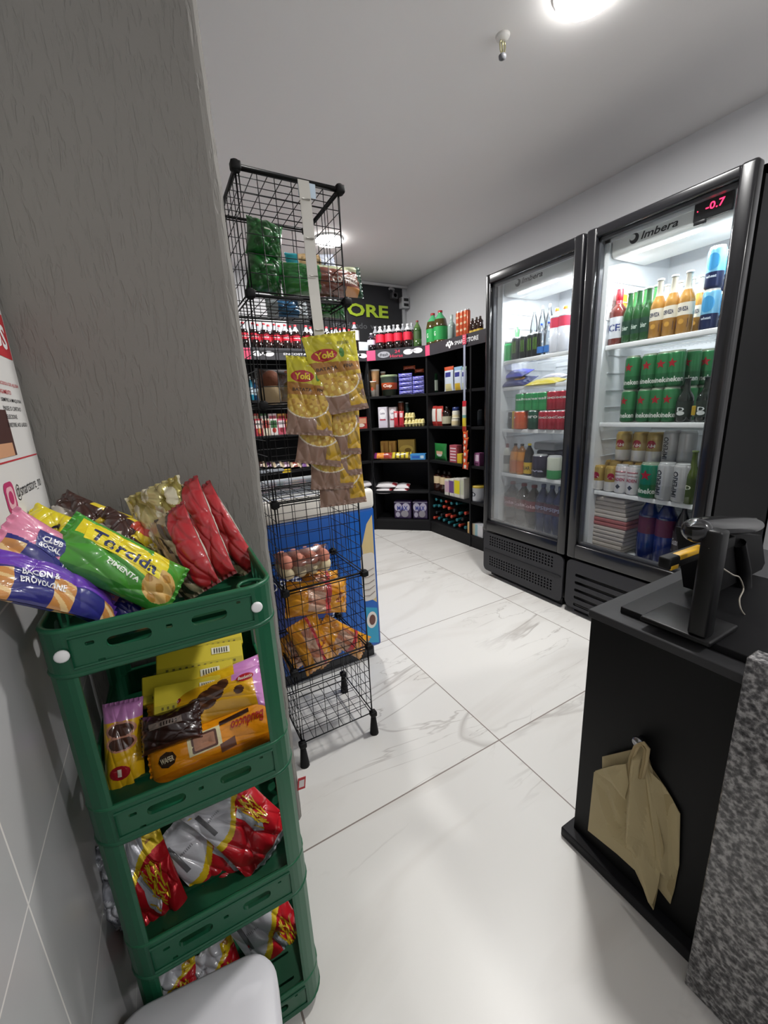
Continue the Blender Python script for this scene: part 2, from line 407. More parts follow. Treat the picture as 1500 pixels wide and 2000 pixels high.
# shop letters on the dark panel
def sign():
    y = YB - .012
    a = at(705, 610, 1, y); e = at(757, 608, 1, y); zt = at(730, 596, 1, y).z; zb = at(730, 621, 1, y).z
    fr = lambda yy: (lambda x, z: (x, yy, z))
    mb = MB(); w = (e.x - at(683, 610, 1, y).x); h = zt - zb
    W5 = w / 3 * 5
    V, Fc, w_, h_ = glyphs('STORE', .02)
    cx = e.x - W5 / 2 + .0; cz = (zt + zb) / 2
    mb.text('STORE', cx, cz, h, 'b4cf3a', fr(y - .014), w=W5, bold=.03); 
    o = mb.build('wall_letters', 'plastic'); tag(o, 'lime green raised shop letters reading STORE on the dark back wall', 'sign')
    q = at(715, 637, 1, y); o = empty('wall_slogan', (q.x - .1, y - .004, q.z))
    for wd, cx_, ww in (('atendendo', -.09, .40), ('voc\u00ea', .24, .18)):
        mb = MB(); mb.text(wd, cx_, 0, .055, '6d6e72', fr(0), w=ww, bold=0); mb.build('slogan_word', 'plastic', o)
    tag(o, 'faint grey slogan lettering under the lime green letters', 'sign')
sign()
# small security camera under ceiling and speaker-like box on the wall corner
p = at(769, 572, 1, YB - .10)
t = empty('security_camera', (p.x, p.y, p.z)); tag(t, 'small grey security camera hanging on its bracket at the top of the dark wall', 'camera')
MB().box(-.035, .035, -.03, .03, -.06, .0, '3b3b3f', bev=.01).tube([(0, 0, 0), (0, 0, .03)], .008, 6, '77777c').build('housing', 'plastic', t)
MB().tube([(0, .0, .03), (0, .05, .06), (0, .09, .06)], .012, 8, 'c9c9cc').build('bracket', 'plastic', t)
MB().lathe([(.016, -.01, '0c0c0e'), (.018, 0, '0c0c0e')], 14).build('lens', 'bottle_gloss', t, loc=(0, -.03, -.03)).rotation_euler = (rad(90), 0, 0)
p = at(790, 592, 1, YB - .05)
t = empty('socket_box', (p.x, p.y, p.z)); tag(t, 'grey wall box with two black sockets in the corner beside the green letters', 'socket')
MB().box(-.045, .045, -.03, .05, -.055, .055, 'b9babd', bev=.006).build('housing', 'plastic', t)
for z in (.026, -.024): MB().box(-.028, .03, -.037, -.03, z - .014, z + .014, '1a1a1c', bev=.004).build('socket', 'plastic', t)
MB().box(-.012, .012, .02, .05, -.45, -.055, 'b9babd').build('cable_duct', 'plastic', t)

# ================================================================ POSTER on the left wall
def poster():
    x = XL + .004; y0, y1, z0, z1 = .35, YS - .012, 1.05, 1.72
    mb = MB().box(XL, x, y0, y1, z0, z1, 'e6e4e1')
    sf = lambda e: (lambda u, v: (x + e, u, v))          # u grows with y; reading direction from the room is +y -> right
    def rect(a, b, c, d, col, e=.0006): mb.add([(x + e, a, c), (x + e, b, c), (x + e, b, d), (x + e, a, d)], [(0, 1, 2, 3)], col)
    rect(.36, y1 - .005, 1.318, 1.392, 'c22b34')
    mb.text('SEUS', .905, 1.352, .040, 'f4f2f0', sf(.0012), w=.13, bold=.03)
    for i, (s, c) in enumerate((('PRECISOU DE AJUDA', 'c4303a'), ('PAGAMENTO', 'c4303a'), ('SEMPRE A MAQUINA', '333338'), ('PASSE O CARTAO', '333338'), ('SELECIONE', '333338'), ('E RETIRE AO LADO', '333338'))):
        w = .007 * len(s); mb.text(s, .885 + w / 2 - .03, 1.272 - i * .013, .0068, c, sf(.0006), w=w, bold=.01)
    rect(.36, y1 - .004, 1.152, 1.1545, 'c4303a')
    rect(.6, .862, 1.16, 1.23, '4a2a26')
    rect(.6, .85, 1.16, 1.18, 'd9a27c', .0009)
    mb.text('@smartstore_no', .884, 1.105, .026, '2b2b30', sf(.0006), w=.155, bold=-.004)
    mb.poly(rrect(.775, 1.103, .046, .046, .012), 'c2356e', sf(.0006)); mb.poly(rrect(.775, 1.103, .032, .032, .009), 'f0b9c4', sf(.0009)); mb.poly(ell(.775, 1.103, .010, .010), 'c2356e', sf(.0012))
    o = mb.build('poster', 'card'); tag(o, 'white notice board with red band and red and black writing on the left wall', 'poster')
poster()

# ================================================================ SHELVING
SH = [.11, .41, .72, 1.04, 1.34]                 # shelf top surfaces
TOPZ = 1.755
class Unit:
    def __init__(s, org, ux, depth):               # org: front left foot seen from the room, ux: direction to its right
        s.o = Vector((*org, 0)); s.u = Vector((*ux, 0)).normalized(); s.n = Vector((s.u.y, -s.u.x, 0)); s.d = depth   # n: towards viewer
        s.rz = math.atan2(s.u.y, s.u.x)
    def px(s, x, y, off=0):                         # pixel -> (along, height) on plane lying off metres behind the front
        d = ray(x, y); o = s.o - s.n * off; t = (o - CAM).dot(s.n) / d.dot(s.n); P = CAM + d * t
        return (P - o).dot(s.u), P.z
    def pt(s, a, off, z): q = s.o + s.u * a - s.n * off; return Vector((q.x, q.y, z))
    def spot(s, xl, xr, ytop, z, off):              # placement, width, height of a thing spanning xl..xr with top at ytop
        ym = ytop + 10; a, _ = s.px(xl, ym, off); b, _ = s.px(xr, ym, off); _, zt = s.px((xl + xr) / 2, ytop, off)
        return s.pt((a + b) / 2, off, z), abs(b - a), max(.02, zt - z)
UL = Unit((.745, 3.614), (1, 0), .42)
UC = Unit((1.876, 3.614), (2.283 - 1.876, 3.221 - 3.614), .38)
UR = Unit((2.283, 3.221), (0, -1), .36)
def fascia_marks(mb, L, kind):
    sf = lambda x, z: (x, -.0128, z)
    def rect(a, b, c, d, col): mb.add([(a, -.0125, c), (b, -.0125, c), (b, -.0125, d), (a, -.0125, d)], [(0, 1, 2, 3)], col)
    if kind == 'left':
        rect(.0, .055, 1.665, 1.752, 'ef4f78')
        for cx in (.16, 1.04): 
            mb.poly(ell(cx - .05, 1.71, .04, .022, 14), 'e8e8ec', sf); mb.poly(ell(cx + .045, 1.71, .045, .022, 14), 'e8e8ec', sf)
            mb.poly(ell(cx, 1.716, .03, .012, 10), 'e8e8ec', sf)
        mb.text('ENCOSTA JA', .46, 1.708, .022, 'e0e0e4', sf, w=.26)
    if kind == 'corner':
        rect(.0, .088, 1.665, 1.752, 'ef4f78')
        mb.poly(ell(.17, 1.708, .06, .028, 16), '9a9ba2', sf); mb.text('fresh', .17, 1.708, .028, '2a2a2e', lambda x, z: (x, -.0134, z), w=.08, shear=.3)
        mb.text('24', .30, 1.728, .026, 'd33f5c', sf, w=.05); mb.text('Horas', .29, 1.69, .026, 'd33f5c', sf, w=.12)
        mb.poly(ell(.40, 1.715, .045, .024, 14), 'f0f0f4', sf); mb.poly(ell(.49, 1.72, .045, .024, 14), 'f0f0f4', sf); mb.poly(ell(.445, 1.722, .03, .01, 10), 'f0f0f4', sf)
    if kind == 'right':
        rect(.0, .07, 1.665, 1.752, 'ef4f78')
        for i, (dx, dz) in enumerate(((0, .018), (.03, .026), (.06, .018), (.012, -.004), (.046, -.004), (.03, -.024), (-.02, 0), (.08, 0))):
            mb.poly(ell(.33 + dx * .8, 1.71 + dz * .8, .011, .011, 8), 'f0f0f2', sf)
        mb.text('SMART', .485, 1.71, .030, 'f0f0f2', sf, w=.13); mb.text('STORE', .635, 1.71, .034, 'f0f0f2', sf, w=.14, bold=.03)
def shelving(U, L, kind, label, dividers=()):
    t = empty('shelving_unit', U.o, U.rz); tag(t, label, 'shelf', 'black shop shelving units'); k = '131315'; D = U.d
    for i, x in enumerate((0,) + tuple(dividers) + (L,)):
        MB().box(x - .009 if x else 0, x + .009 if x < L else L, .0, D, 0, TOPZ, '2a2a2d' if False else '1b1b1d', bev=.001, seg=1).build('side_panel', 'matte_board', t)
    for z in SH: MB().box(.002, L - .002, .004, D, z - .022, z, '1a1a1c', bev=.001, seg=1).build('shelf_board', 'matte_board', t)
    MB().box(0, L, .004, D, TOPZ - .02, TOPZ, '1a1a1c').build('top_board', 'matte_board', t)
    MB().box(0, L, D - .008, D, 0, TOPZ - .02, '121214').build('back_panel', 'matte_board', t)
    MB().box(.0, L, .006, .02, 0, .088, '161618').build('plinth', 'matte_board', t)
    mb = MB().box(0, L, -.012, .0, 1.662, 1.757, '333338'); fascia_marks(mb, L, kind); mb.build('fascia', 'plastic', t)
    return t
shelving(UL, 1.128, 'left', 'black shelving unit along the back wall behind the wire rack')
shelving(UC, .566, 'corner', 'black shelving unit set diagonally across the corner with pink 24 hour header')
shelving(UR, 1.10, 'right', 'black shelving unit against the right wall beside the fridges', dividers=(.60,))

# ================================================================ FRIDGES
def fridge(y0, y1, glass, grille, shelves, label, display):
    xf = 1.96; xb = 2.61; w = y1 - y0; cy = (y0 + y1) / 2
    t = empty('drinks_fridge', (xf, cy, 0), -pi / 2); tag(t, label, 'fridge', 'glass door drinks fridges')
    # local: X to the right seen from the front (towards the camera side), -Y to the viewer
    h = w / 2; D = xb - xf; gy0, gy1, gz0, gz1 = glass   # world y of opening (near camera, far), z
    L = -(gy1 - cy); Rr = -(gy0 - cy)                     # opening left/right in local x
    K = '070708'
    MB().box(-h, -h + .03, .06, D, .03, 1.975, K).box(h - .03, h, .06, D, .03, 1.975, K).box(-h, h, D - .03, D, .03, 1.975, K)\
        .box(-h, h, .06, D, 1.945, 1.975, K).box(-h, h, .06, D, .03, .36, K).build('cabinet', 'matte_board', t)
    # white liner, open at the front
    b = MB(); li = h - .032; wv = 'e4e7ea'
    b.box(-li, -li + .045, .065, D - .035, .36, 1.94, wv).box(li - .045, li, .065, D - .035, .36, 1.94, wv)
    b.box(-li, li, D - .06, D - .035, .36, 1.94, wv).box(-li, li, .065, D - .035, 1.92, 1.94, wv).box(-li, li, .065, D - .035, .36, .392, wv)
    for k in range(16):                                   # ribs on the far and near liner wall, air slots on the back
        z = .48 + k * .085
        b.box(-li + .044, -li + .049, .12, D - .08, z, z + .004, 'c9ccd0').box(-.2, .2, D - .064, D - .059, z, z + .004, 'c0c3c8')
    b.build('liner', 'plastic', t)
    # header with its rounded lower lip
    b = MB(); n = 8; P = [(.070, 1.92), (.070, 1.875)] + [(.070 + .02 * (1 - cos(rad(90 * k / n))) * 1, 1.875 - .025 * sin(rad(90 * k / n))) for k in range(1, n + 1)] + [(.34, 1.850), (.34, 1.92)]
    hl = li - .055 if display else li - .055
    vs = [(-hl, y, z) for y, z in P] + [(hl, y, z) for y, z in P]; q = len(P)
    b.add(vs, [(i, i + q, (i + 1) % q + q, (i + 1) % q) for i in range(q)] + [tuple(range(q)), tuple(range(2 * q - 1, q - 1, -1))], 'dfe2e0')
    sf = lambda x, z: (x, .0693, z)
    cx = -.03 if display else -.04
    b.text('Imbera', cx, 1.900 if display else 1.902, .030, '26272b', sf, w=.15, bold=.02, shear=.25)
    b.poly(ell(cx - .105, 1.900, .021, .021, 18), '26272b', sf); b.poly(ell(cx - .112, 1.906, .013, .012, 12), 'dfe2e0', lambda x, z: (x, .0688, z))
    b.build('header', 'plastic', t)
    b = MB(); b.box(-.16, .12, .085, .105, 1.842, 1.8495, 'ffffff', bev=.003); b.build('light_strip', 'led_glow', t)
    o = area('fridge_light', (xf + .13, cy, 1.835), .42, 5.2 if display else 6.2, shape='RECTANGLE', sy=.03, color=(.95, .98, 1.0)); o.rotation_euler = (0, rad(-14), pi / 2 * 0)
    o.data.size = .03; o.data.size_y = .42
    if display:
        d = MB(); a = .1; d.box(.105, .235, .056, .069, 1.868, 1.936, '141417', bev=.004); d.box(.108, .15, .056, .069, 1.856, 1.872, '141417', bev=.003)
        d.text('-0.7', .178, 1.908, .026, 'ff1030', lambda x, z: (x, .0545, z), w=.062, bold=.01, mi=1)
        d.poly(ell(.12, 1.903, .002, .002, 8), 'ff1030', lambda x, z: (x, .0545, z), mi=1)
        d.build('temperature_display', ['plastic', 'red_digit'], t)
    # shelves: white wire decks with a solid white front strip
    for z in shelves:
        b = MB(); b.box(-li + .05, li - .05, .082, .090, z - .022, z, 'f2f4f5', bev=.002)
        nw = 26
        for k in range(nw):
            x = -li + .055 + (2 * li - .11) * k / (nw - 1); b.box(x - .0012, x + .0012, .09, D - .09, z - .006, z - .003, 'dfe2e4')
        for yy in (.25, .4, D - .09): b.box(-li + .05, li - .05, yy - .002, yy + .002, z - .010, z - .006, 'dfe2e4')
        b.build('wire_shelf', 'plastic', t)
    # door: frame bars round the opening, glass pane, inner gasket
    Z0, Z1 = .34, 1.985
    b = MB(); fr = 'f'
    def bar(x0, x1, z0, z1): b.box(x0, x1, -.008, .045, z0, z1, '131316', bev=.012, seg=3)
    bar(-h, L + .002, Z0, Z1); bar(Rr - .002, h, Z0, Z1); b.box(L - .006, Rr + .006, -.006, .043, gz1, Z1 - .002, '131316', bev=.010, seg=3).box(L - .006, Rr + .006, -.006, .043, Z0 + .002, gz0, '131316', bev=.010, seg=3)
    door = b.build('door', 'black_gloss' if 'black_gloss' in MATS else 'black_metal', t)
    b = MB(); g = .012
    for (x0, x1, z0, z1) in ((L, L + g, gz0, gz1), (Rr - g, Rr, gz0, gz1), (L, Rr, gz0, gz0 + g), (L, Rr, gz1 - g, gz1)): b.box(x0, x1, .02, .044, z0, z1, '4a4b50')
    b.build('gasket', 'plastic', door)
    MB().box(L - .003, Rr + .003, .012, .018, gz0 - .003, gz1 + .003, 'ffffff').build('glass_pane', 'pane_glass', door)
    # lower grille
    gp = MB(); holes = []
    if grille == 'perforated':
        for zc in (.285, .135):
            for r_ in range(4):
                for k in range(24): holes.append(rrect(-.275 + k * .0225 + .01, zc - r_ * .019 + .018, .013, .011, .002, 1))
    else:
        for r_ in range(5): holes.append(rrect(-.0, .245 - r_ * .045, .52, .018, .006, 2))
    plate(gp, rrect(0, .185, w - .01, .29, .035, 5), holes, .01, lambda x, y, k: (x, .006 + k * .006, y), '2b2b2f')
    if grille == 'perforated': gp.box(-h + .02, h - .02, -.004, .004, .196, .205, '1c1c20')
    gp.build('grille', 'black_metal', t)
    MB().box(-h + .012, h - .012, .05, .10, .05, .33, '050506').build('condenser_bay', 'black_metal', t)
    MB().box(-h + .04, h - .03, .045, .5, .0, .045, '141416').build('base', 'black_metal', t)
    return t
printed('black_gloss', 0.25, coat=0.3)
fridge(1.432, 2.105, (1.485, 2.070, .415, 1.925), 'perforated', [1.472, 1.31, 1.045, .752], 'black drinks fridge with soft drinks nearer the back corner, its grille full of small holes', False)
fridge(.775, 1.420, (.828, 1.368, .425, 1.940), 'slotted', [1.462, 1.087, .728], 'black drinks fridge with beers and a red temperature display, next to the black counter', True)

# ================================================================ CHEST FREEZER
def freezer():
    x0, x1, y0, y1 = -.20, .832, 1.612, 2.22
    t = empty('chest_freezer', ((x0 + x1) / 2, y0, 0)); tag(t, 'blue chest freezer with white sliding lid behind the wire rack', 'freezer'); h = (x1 - x0) / 2; D = y1 - y0
    b = MB(); b.box(-h, h, 0, D, .065, .775, '1350a0', bev=.012); 
    sf = lambda x, z: (x, -.0008, z); sg = lambda x, z: (x, -.0014, z)
    # colour bands and pictures of the front sticker
    b.add([(h - .30, -.0006, .08), (h - .013, -.0006, .08), (h - .013, -.0006, .76), (h - .12, -.0006, .76)], [(0, 1, 2, 3)], '1a62bd')
    ring = ell(h - .40, .36, .17, .20, 40, -70, 110)
    b.add([sg(x, z) for x, z in ring] + [sg(h - .40 + (x - h + .40) * .955, .36 + (z - .36) * .955) for x, z in ring],
          [(i, i + 1, len(ring) + i + 1, len(ring) + i) for i in range(len(ring) - 1)], 'd8dbe6')
    b.poly(ell(h - .40, .36, .16, .19, 30), '2a3f86', sf)
    b.text('SORVETES', h - .415, .505, .045, 'e9ebf2', sg, w=.26, bold=.01)
    b.poly([(h - .075, .60), (h - .045, .70), (h - .014, .74), (h - .014, .30), (h - .06, .34)], 'd9c38e', sf)
    b.poly(rrect(h - .050, .44, .072, .24, .02), 'e2ddd6', sg); 
    for k in range(5): b.tube([(h - .078, -.002, .35 + k * .03), (h - .05, -.0025, .345 + k * .032), (h - .02, -.002, .36 + k * .03)], .0012, 4, '5a3a30')
    b.poly([(h - .075, .10), (h - .014, .08), (h - .014, .27), (h - .075, .29)], '2fa0c8', sf)
    b.poly(ell(h - .046, .215, .028, .044, 18), 'e8e4de', sg); b.poly(ell(h - .044, .215, .017, .028, 16), '6a4038', lambda x, z: (x, -.002, z))
    b.build('body', 'plastic', t)
    MB().box(-h + .02, h - .03, .03, D - .03, .0, .066, '1a1b20').build('base', 'plastic', t)
    b = MB(); b.box(-h - .003, h + .003, -.004, .075, .768, .862, 'e6e2da', bev=.02, seg=4).box(-h, h, D - .07, D, .768, .862, 'e6e2da', bev=.02, seg=4)
    b.box(-h, -h + .07, 0, D, .768, .862, 'e6e2da', bev=.02, seg=4).box(h - .07, h + .003, -.003, D, .768, .862, 'e6e2da', bev=.02, seg=4).build('rim', 'plastic', t)
    for i in range(2):
        b = MB(); z = .853 + i * .008; xa, xb_ = (-h + .07, .02) if i == 0 else (-.02, h - .07)
        lid = None
        b.box(xa, xb_, .07, .085, z, z + .012, 'cfd2d4').box(xa, xb_, D - .085, D - .07, z, z + .012, 'cfd2d4').box(xa, xa + .02, .07, D - .07, z, z + .012, 'cfd2d4').box(xb_ - .02, xb_, .07, D - .07, z, z + .012, 'cfd2d4')
        for k in (1, 2, 3): b.box(xa, xb_, .07 + (D - .14) * k / 4 - .004, .07 + (D - .14) * k / 4 + .004, z + .001, z + .008, '6f7478')
        lid = b.build('sliding_lid', 'plastic', t)
        MB().box(xa + .01, xb_ - .01, .08, D - .08, z + .003, z + .006, 'ffffff').build('glass_pane', 'pane_glass', lid)
    b = MB(); b.box(-h + .07, h - .07, .07, D - .07, .70, .72, 'c9cfd2'); b.build('basket_floor', 'plastic', t)
freezer()

# ================================================================ WIRE RACK
RX0, RX1, RY0, RY1 = .281, .559, 1.186, 1.468
RZ = [.088 + .2855 * i for i in range(7)]
def wire_rack():
    t = empty('wire_rack', ((RX0 + RX1) / 2, RY0, 0)); tag(t, 'tall black wire mesh rack of six stacked cubes beside the stucco wall', 'rack')
    W_ = RX1 - RX0; D = RY1 - RY0; H = .2855; r = .0026; rw = .0012; K = '0e0e10'
    def panel(w, h, n=6):                            # panel in the XZ plane, centred
        b = MB(); a, c = w / 2 - .006, h / 2 - .006
        b.tube([(-a, 0, -c), (a, 0, -c), (a, 0, c), (-a, 0, c)], r, 6, K, closed=True)
        for k in range(1, n):
            x = -a + 2 * a * k / n; b.tube([(x, 0, -c), (x, 0, c)], rw, 5, K); z = -c + 2 * c * k / n; b.tube([(-a, .002, z), (a, .002, z)], rw, 5, K)
        return b
    base = None; pf = panel(W_, H).build('mesh_panel', 'black_metal', t); fl = panel(W_, D, 7).build('mesh_shelf', 'black_metal', t)
    cx = 0; first = True
    for i in range(6):
        zc = (RZ[i] + RZ[i + 1]) / 2
        for (x, y, rz) in ((0, 0, 0), (0, D, 0), (-W_ / 2, D / 2, pi / 2), (W_ / 2, D / 2, pi / 2)):
            if first: o = pf; first = False
            else: o = pf.copy(); COL.objects.link(o)
            o.location = (x, y, zc); o.rotation_euler = (0, 0, rz); o.parent = t
    for i in range(7):
        o = fl if i == 0 else fl.copy()
        if i: COL.objects.link(o)
        o.parent = t; o.location = (0, D / 2, RZ[i]); o.rotation_euler = (rad(90), 0, 0)
    kn = MB(); kn.lathe([(.005, -.014, K), (.009, -.012, K), (.0105, 0, K), (.009, .012, K), (.005, .014, K)], 10); kn.box(-.0125, .0125, -.0125, .0125, -.010, .010, K, bev=.004)
    kn = kn.build('connector', 'rubber', t); first = True
    for i in range(7):
        for x in (-W_ / 2, W_ / 2):
            for y in (0, D):
                o = kn if first else kn.copy()
                if not first: COL.objects.link(o)
                first = False; o.parent = t; o.location = (x, y, RZ[i])
    ft = MB(); ft.lathe([(.017, 0, K), (.016, .01, K), (.010, .07, K), (.007, .085, K)], 12); ft = ft.build('foot', 'rubber', t); first = True
    for x in (-W_ / 2, W_ / 2):
        for y in (0, D):
            o = ft if first else ft.copy()
            if not first: COL.objects.link(o)
            first = False; o.parent = t; o.location = (x, y, 0)
    # heavier rails along the top edges
    b = MB()
    for (p_, q_) in (((-W_ / 2, 0), (W_ / 2, 0)), ((-W_ / 2, 0), (-W_ / 2, D)), ((W_ / 2, 0), (W_ / 2, D)), ((-W_ / 2, D), (W_ / 2, D))):
        b.tube([(*p_, RZ[6] + .002), (*q_, RZ[6] + .002)], .0042, 6, K)
    b.build('top_rail', 'black_metal', t)
wire_rack()

# ================================================================ COUNTER, GRANITE
def counter():
    t = empty('counter_cabinet', (.86, .545, 0)); tag(t, 'low black counter cabinet with smooth side panel in the right foreground', 'counter')
    k = '0b0b0c'
    MB().box(.0, .022, -1.3, 0, .03, .688, k, bev=.001, seg=1).build('side_panel', 'matte_board', t)
    MB().box(.022, .78, -.022, -.001, .03, .688, k).build('back_panel', 'matte_board', t)
    MB().box(-.004, .80, -1.3, .006, .688, .708, '3a3a3c', bev=.0015, seg=1).build('counter_top', 'matte_board', t)
    MB().box(-.028, .78, -1.3, .02, .0, .03, '1b1b1e', bev=.004).build('plinth', 'matte_board', t)
    MB().lathe([(.009, 0, '8b8b8e'), (.009, .012, 'a5a5a8'), (.013, .016, 'a5a5a8'), (.012, .022, 'a5a5a8')], 14).build('knob', 'steel', t, loc=(0, .398 - .545, .447)).rotation_euler = (0, rad(-90), 0)
counter()
g = MB().box(.79, .83, -1.2, .229, 0, .78, 'ffffff', bev=.002, seg=1).build('granite_slab', 'granite'); tag(g, 'speckled grey granite slab standing upright at the right edge', 'counter')

# ================================================================ GREEN CART
CART = Matrix.Translation((-.172, .602, 0)) @ Matrix.Rotation(rad(-1.5), 4, 'Z')
CW, CDp = .298, .378
TIERS = [(.02, .088), (.322, .395), (.603, .668), (.885, .950)]
def cart():
    t = empty('storage_cart', matrix=CART); tag(t, 'green plastic four tier storage cart filled with snack bags in the left foreground', 'cart'); G = '14563a'; r = .04
    O = rrect(CW / 2, CDp / 2, CW, CDp, r, 6)
    for ti, (z0, z1) in enumerate(TIERS):
        b = MB()
        # floor of the tray with drain ridges
        inn = rrect(CW / 2, CDp / 2, CW - .012, CDp - .012, r - .006, 6)
        b.add([(x, y, z0 + .012) for x, y in inn], [tuple(range(len(inn)))], '0f4a30')
        b.add([(x, y, z0 + .006) for x, y in O], [tuple(reversed(range(len(O))))], G)
        for k in range(6): b.box(.05, CW - .05, .05 + k * .047, .056 + k * .047, z0 + .012, z0 + .018, '0f4a30')
        # corner walls
        H = z1 - z0
        c = []
        for i in range(len(O)):
            (xa, ya), (xb, yb) = O[i], O[(i + 1) % len(O)]
            if hypot(xb - xa, yb - ya) < .05: c.append(i)
        q = len(O)
        def ofs(i): return inn[i % q]
        for i in c:
            j = (i + 1) % q; A, B = O[i], O[j]; a, d = ofs(i), ofs(j)
            b.add([(A[0], A[1], z0), (B[0], B[1], z0), (B[0], B[1], z1), (A[0], A[1], z1), (a[0], a[1], z0), (d[0], d[1], z0), (d[0], d[1], z1), (a[0], a[1], z1)],
                  [(0, 1, 2, 3), (5, 4, 7, 6), (3, 2, 6, 7)], G, smooth=False)
        # straight walls with slots
        Lx, Ly = CW - 2 * r, CDp - 2 * r; hz = H / 2; hh = H * .24
        def sl(L, side):
            if side == 'front': return [rrect(-L * .22, .004, L * .24, hh, hh * .45), rrect(L * .24, .004, L * .22, hh, hh * .45), rrect(0, .006, .008, .006, .001, 1), rrect(-L * .42, .010, .010, .005, .001, 1), rrect(-L * .38, -.018, .008, .005, .001, 1), rrect(L * .43, .016, .006, .004, .001, 1)]
            return [rrect(x, 0, .022, H * .5, .009) for x in [-.1 + .04 * k for k in range(6)]]
        def oc(L): return [(-L / 2, -H / 2), (L / 2, -H / 2), (L / 2, H / 2), (-L / 2, H / 2)]
        plate(b, oc(Lx), sl(Lx, 'front'), .006, lambda x, y, k: (r + Lx / 2 + x, .003 + k * .003, z0 + hz + y), G)
        plate(b, oc(Lx), sl(Lx, 'front'), .006, lambda x, y, k: (r + Lx / 2 + x, CDp - .003 + k * .003, z0 + hz + y), G)
        for X_ in (.003, CW - .003): plate(b, oc(Ly), sl(Ly, 'side'), .006, lambda x, y, k: (X_ + k * .003, r + Ly / 2 + x, z0 + hz + y), G)
        # raised frame around the front slots and a rolled rim
        fx0, fx1, fz0, fz1 = r - .004, CW - r + .004, z0 + .012, z1 - .010
        b.tube([(fx0, -.001, fz0), (fx1, -.001, fz0), (fx1, -.001, fz1), (fx0, -.001, fz1)], .0018, 4, G, closed=True)
        b.tube([(x, y, z1) for x, y in rrect(CW / 2, CDp / 2, CW - .006, CDp - .006, r - .003, 6)], .0042, 6, '17603f', closed=True)
        b.tube([(x, y, z0 + .002) for x, y in rrect(CW / 2, CDp / 2, CW - .004, CDp - .004, r - .002, 6)], .004, 6, G, closed=True)
        # cup-shaped sockets in the corners
        for cx_, cy_ in (((CW - .030, .030), (CW - .030, CDp - .030)) if ti == 3 else ()):
            b.tube([(cx_ + .020 * cos(a), cy_ + .020 * sin(a), z1 - .006) for a in [2 * pi * k / 14 for k in range(14)]], .003, 5, '17603f', closed=True)
        b.build('tray', 'plastic', t)
    for ti in range(3):
        z0, z1 = TIERS[ti][1], TIERS[ti + 1][0]
        for sx, sy in ((0, 0), (1, 0), (0, 1), (1, 1)):
            # hollow quarter-round post following the tray corner
            P = [(.0015, .052), (.0015, .038), (.004, .022), (.012, .011), (.024, .004), (.032, .0015), (.037, .0015), (.037, .006), (.028, .009), (.018, .015), (.011, .026), (.007, .052)]
            P = [((CW - x) if sx else x, (CDp - y) if sy else y) for x, y in P]
            if sx ^ sy: P = P[::-1]
            n = len(P); b = MB()
            b.add([(x, y, z0 - .004) for x, y in P] + [(x, y, z1 + .004) for x, y in P], [(i, (i + 1) % n, n + (i + 1) % n, n + i) for i in range(n)], '15593c', smooth=False)
            b.build('post', 'plastic', t)
    for x in (.027, CW - .030):
        o = MB().lathe([(.0085, 0, 'e8e8e8'), (.0085, .002, 'f0f0f0'), (.006, .004, 'f0f0f0')], 16).build('white_plug', 'plastic', t, loc=(x, -.0005, TIERS[3][0] + .034)); o.rotation_euler = (rad(90), 0, 0); o['label'] = 'round white plug'
cart()
# ================================================================ PRODUCT BUILDERS (all stand on z = 0, face local -Y)
def place(o, P, rz): o.location = P; o.rotation_euler = (0, 0, rz); return o
def cylsurf(r, e=.0004): return lambda x, z: ((r + e) * sin(x / r), -(r + e) * cos(x / r), z)

